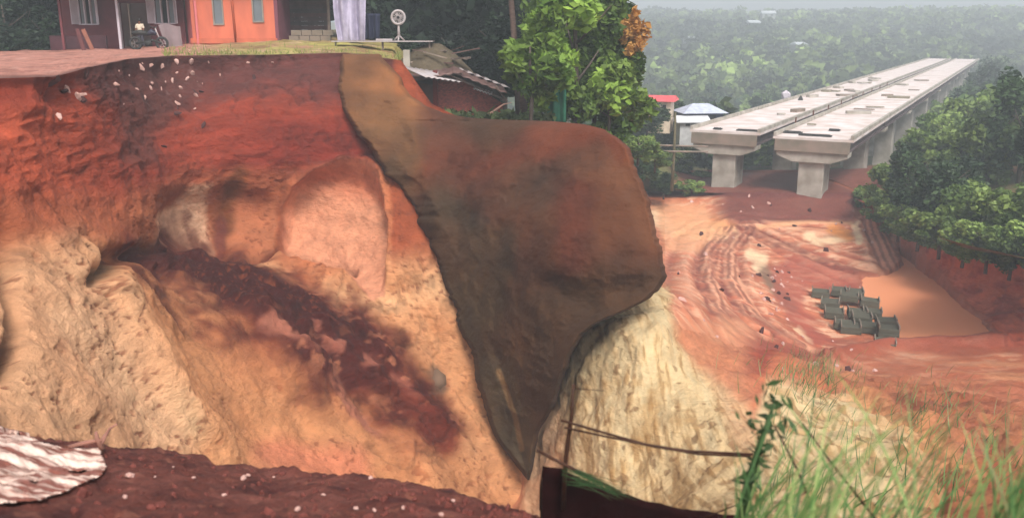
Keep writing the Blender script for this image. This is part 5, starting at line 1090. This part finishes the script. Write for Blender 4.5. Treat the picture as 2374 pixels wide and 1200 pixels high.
for k, (pts, lb) in enumerate([([(1795, 985, 5.4), (1850, 1090, 5.3), (1900, 1215, 5.2)], 'left one of two thin dark sticks leaning right behind the green stem'), ([(1860, 980, 5.2), (1930, 1075, 5.1), (2040, 1215, 5.0)], 'right one of two thin dark sticks slanting down through the grass')]):
    O3 = V(*pts[0]); o = MB().tube([V(*p) - O3 for p in pts], [.006, .008, .010], 6).build('thin_stick', M_BAM, smooth=True); o.location = O3; tag(o, lb, 'stick')
# green tangle along the dark ledge
pp = []
cv = []
for _ in range(34):
    x0_ = r3.uniform(1300, 1340); x1_ = r3.uniform(1400, 1480); a = np.array(V(x0_, 1085 + r3.uniform(-6, 40), 6.7)); b = np.array(V(x1_, 1125 + r3.uniform(-8, 22), 6.6)); cv.append((a, b))
def blades(specs, wd, r, col):
    vv, ff, cc = [], [], []; n_ = 0
    for (a, b, sag, wd_, c) in specs:
        d_ = b - a; side = np.cross(d_, np.array([0, 1, 0])); side /= np.linalg.norm(side) + 1e-9
        K = 6
        for k in range(K + 1):
            t_ = k / K; p = a + d_ * t_ + sag * (t_ * t_); w2 = wd_ * (1 - t_) ** .6 * (.6 + .4 * min(1, t_ * 5)) + .0006
            vv += [p - side * w2, p + side * w2]; cc += [c, c]
            if k: m_ = n_ + 2 * k; ff.append([m_ - 2, m_ - 1, m_ + 1, m_])
        n_ = len(vv)
    return np.array(vv), np.array(ff), np.array(cc)
sp_ = [(a, b, np.array([0, 0, -.05]), .0022, lin(66, 98, 60) * r3.uniform(.5, 1.3)) for a, b in cv]
v, f, c = blades(sp_, 0, r3, None); o = link('fallen_grass', raw_mesh('fallen_grass', v, f, M_LEAF, c)); tag(o, 'tangle of fallen green grass over the dark earth ledge', 'grass', kind='stuff')
# foreground grass: tufts of individual size are one mass
specs = []
def tuft(px, py_base, Yv, n_, hmin, hmax, sp, tones):
    for _ in range(n_):
        b = np.array(V(px + r3.normal() * sp, py_base, Yv + r3.normal() * .25)); hgt = r3.uniform(hmin, hmax); lean = r3.normal(size=3) * .22 * hgt; lean[0] += .14 * hgt; lean[2] = 0
        tip = b + lean + np.array([0, 0, hgt]); sag = r3.normal(size=3) * .18 * hgt; sag[0] += .10 * hgt; sag[2] = -abs(sag[2]) * .8
        specs.append((b, tip, sag, r3.uniform(.004, .010), lin(*tones[r3.integers(0, len(tones))]) * r3.uniform(.6, 1.25)))
TN = [(88, 122, 66), (118, 142, 84), (76, 110, 64), (134, 150, 92), (140, 142, 96)]
for k in range(19): tuft(1760 + 640 * r3.random(), 1230 + 60 * r3.random(), r3.uniform(3.6, 6.2), 6, .3, .95, 40, TN)
for k in range(12): tuft(1720 + 100 * r3.random(), 1230, r3.uniform(4.8, 6), 3, .4, .9, 30, TN[:3])
for k in range(7): tuft(2330 + 60 * r3.random(), 1250, r3.uniform(3.6, 4.6), 12, .3, .7, 14, TN[:3])
v, f, c = blades(specs, 0, r3, None); o = link('tall_grass', raw_mesh('tall_grass', v, f, M_LEAF, c)); tag(o, 'tall thin green grass blades in the right foreground', 'grass', kind='stuff')
v, f, c = blades(SPB, 0, r3, None); o = link('rim_grass', raw_mesh('rim_grass', v, f, M_LEAF, c)); tag(o, 'short dry grass along the rim in front of the orange house', 'grass', kind='stuff')
# seed-headed grass and bushes lower right, growing on the slope
specs = []
for k in range(520):
    g = r3.random()
    if g < .45: px, py = r3.normal(1880, 60), r3.normal(880, 32)
    elif g < .8: px, py = r3.uniform(1780, 2360), r3.uniform(950, 1190)
    else: px, py = r3.normal(2180, 60), r3.normal(940, 40)
    p = cast(T_R, px, py)
    if p is None: continue
    b = np.array(p); hgt = r3.uniform(.35, 1.0); lean = r3.normal(size=3) * .3 * hgt; lean[2] = 0; lean[0] += .15 * hgt
    specs.append((b, b + lean + np.array([0, 0, hgt]), np.array([.1, 0, -.15]) * hgt, r3.uniform(.008, .018), lin(*TN[r3.integers(0, 5)]) * r3.uniform(.5, 1.1)))
v, f, c = blades(specs, 0, r3, None); o = link('slope_grass', raw_mesh('slope_grass', v, f, M_LEAF, c)); tag(o, 'scattered grass growing on the lower right of the orange slope', 'grass', kind='stuff')
# small figure-like white plant heap on bridge, left deck
for k, (px, py, mat, lb) in enumerate([(1822, 214, M_WHT, 'crumpled white sacks heaped on the left edge of the left deck'), (1856, 222, M_DARK, 'small dark drum beside the white sacks on the left deck')]):
    y = -9.6 / float(ratio(py + 10)); q = V(px, py + 10, y); me = rock(('sack_heap', 'dark_drum')[k], ((.9, .6, 1.1), (.5, .5, .7))[k], mat, 70 + k); o = link(('sack_heap', 'dark_drum')[k], me); o.location = q; tag(o, lb, ('sacks', 'drum')[k])

# ================================================================== HAZE
mh = bpy.data.materials.new('haze'); mh.use_nodes = True; t = mh.node_tree; t.nodes.clear(); out = t.nodes.new('ShaderNodeOutputMaterial'); pv = t.nodes.new('ShaderNodeVolumePrincipled')
pv.inputs['Color'].default_value = (.86, .94, 1.0, 1); pv.inputs['Density'].default_value = .0016; t.links.new(pv.outputs[0], out.inputs['Volume'])
zlo, zhi = CZ - 40, CZ + 45
mb = MB().box((150, 500, (zlo + zhi) / 2), (2600, 1100, zhi - zlo)); o = mb.build('haze', mh); tag(o, kind='stuff')
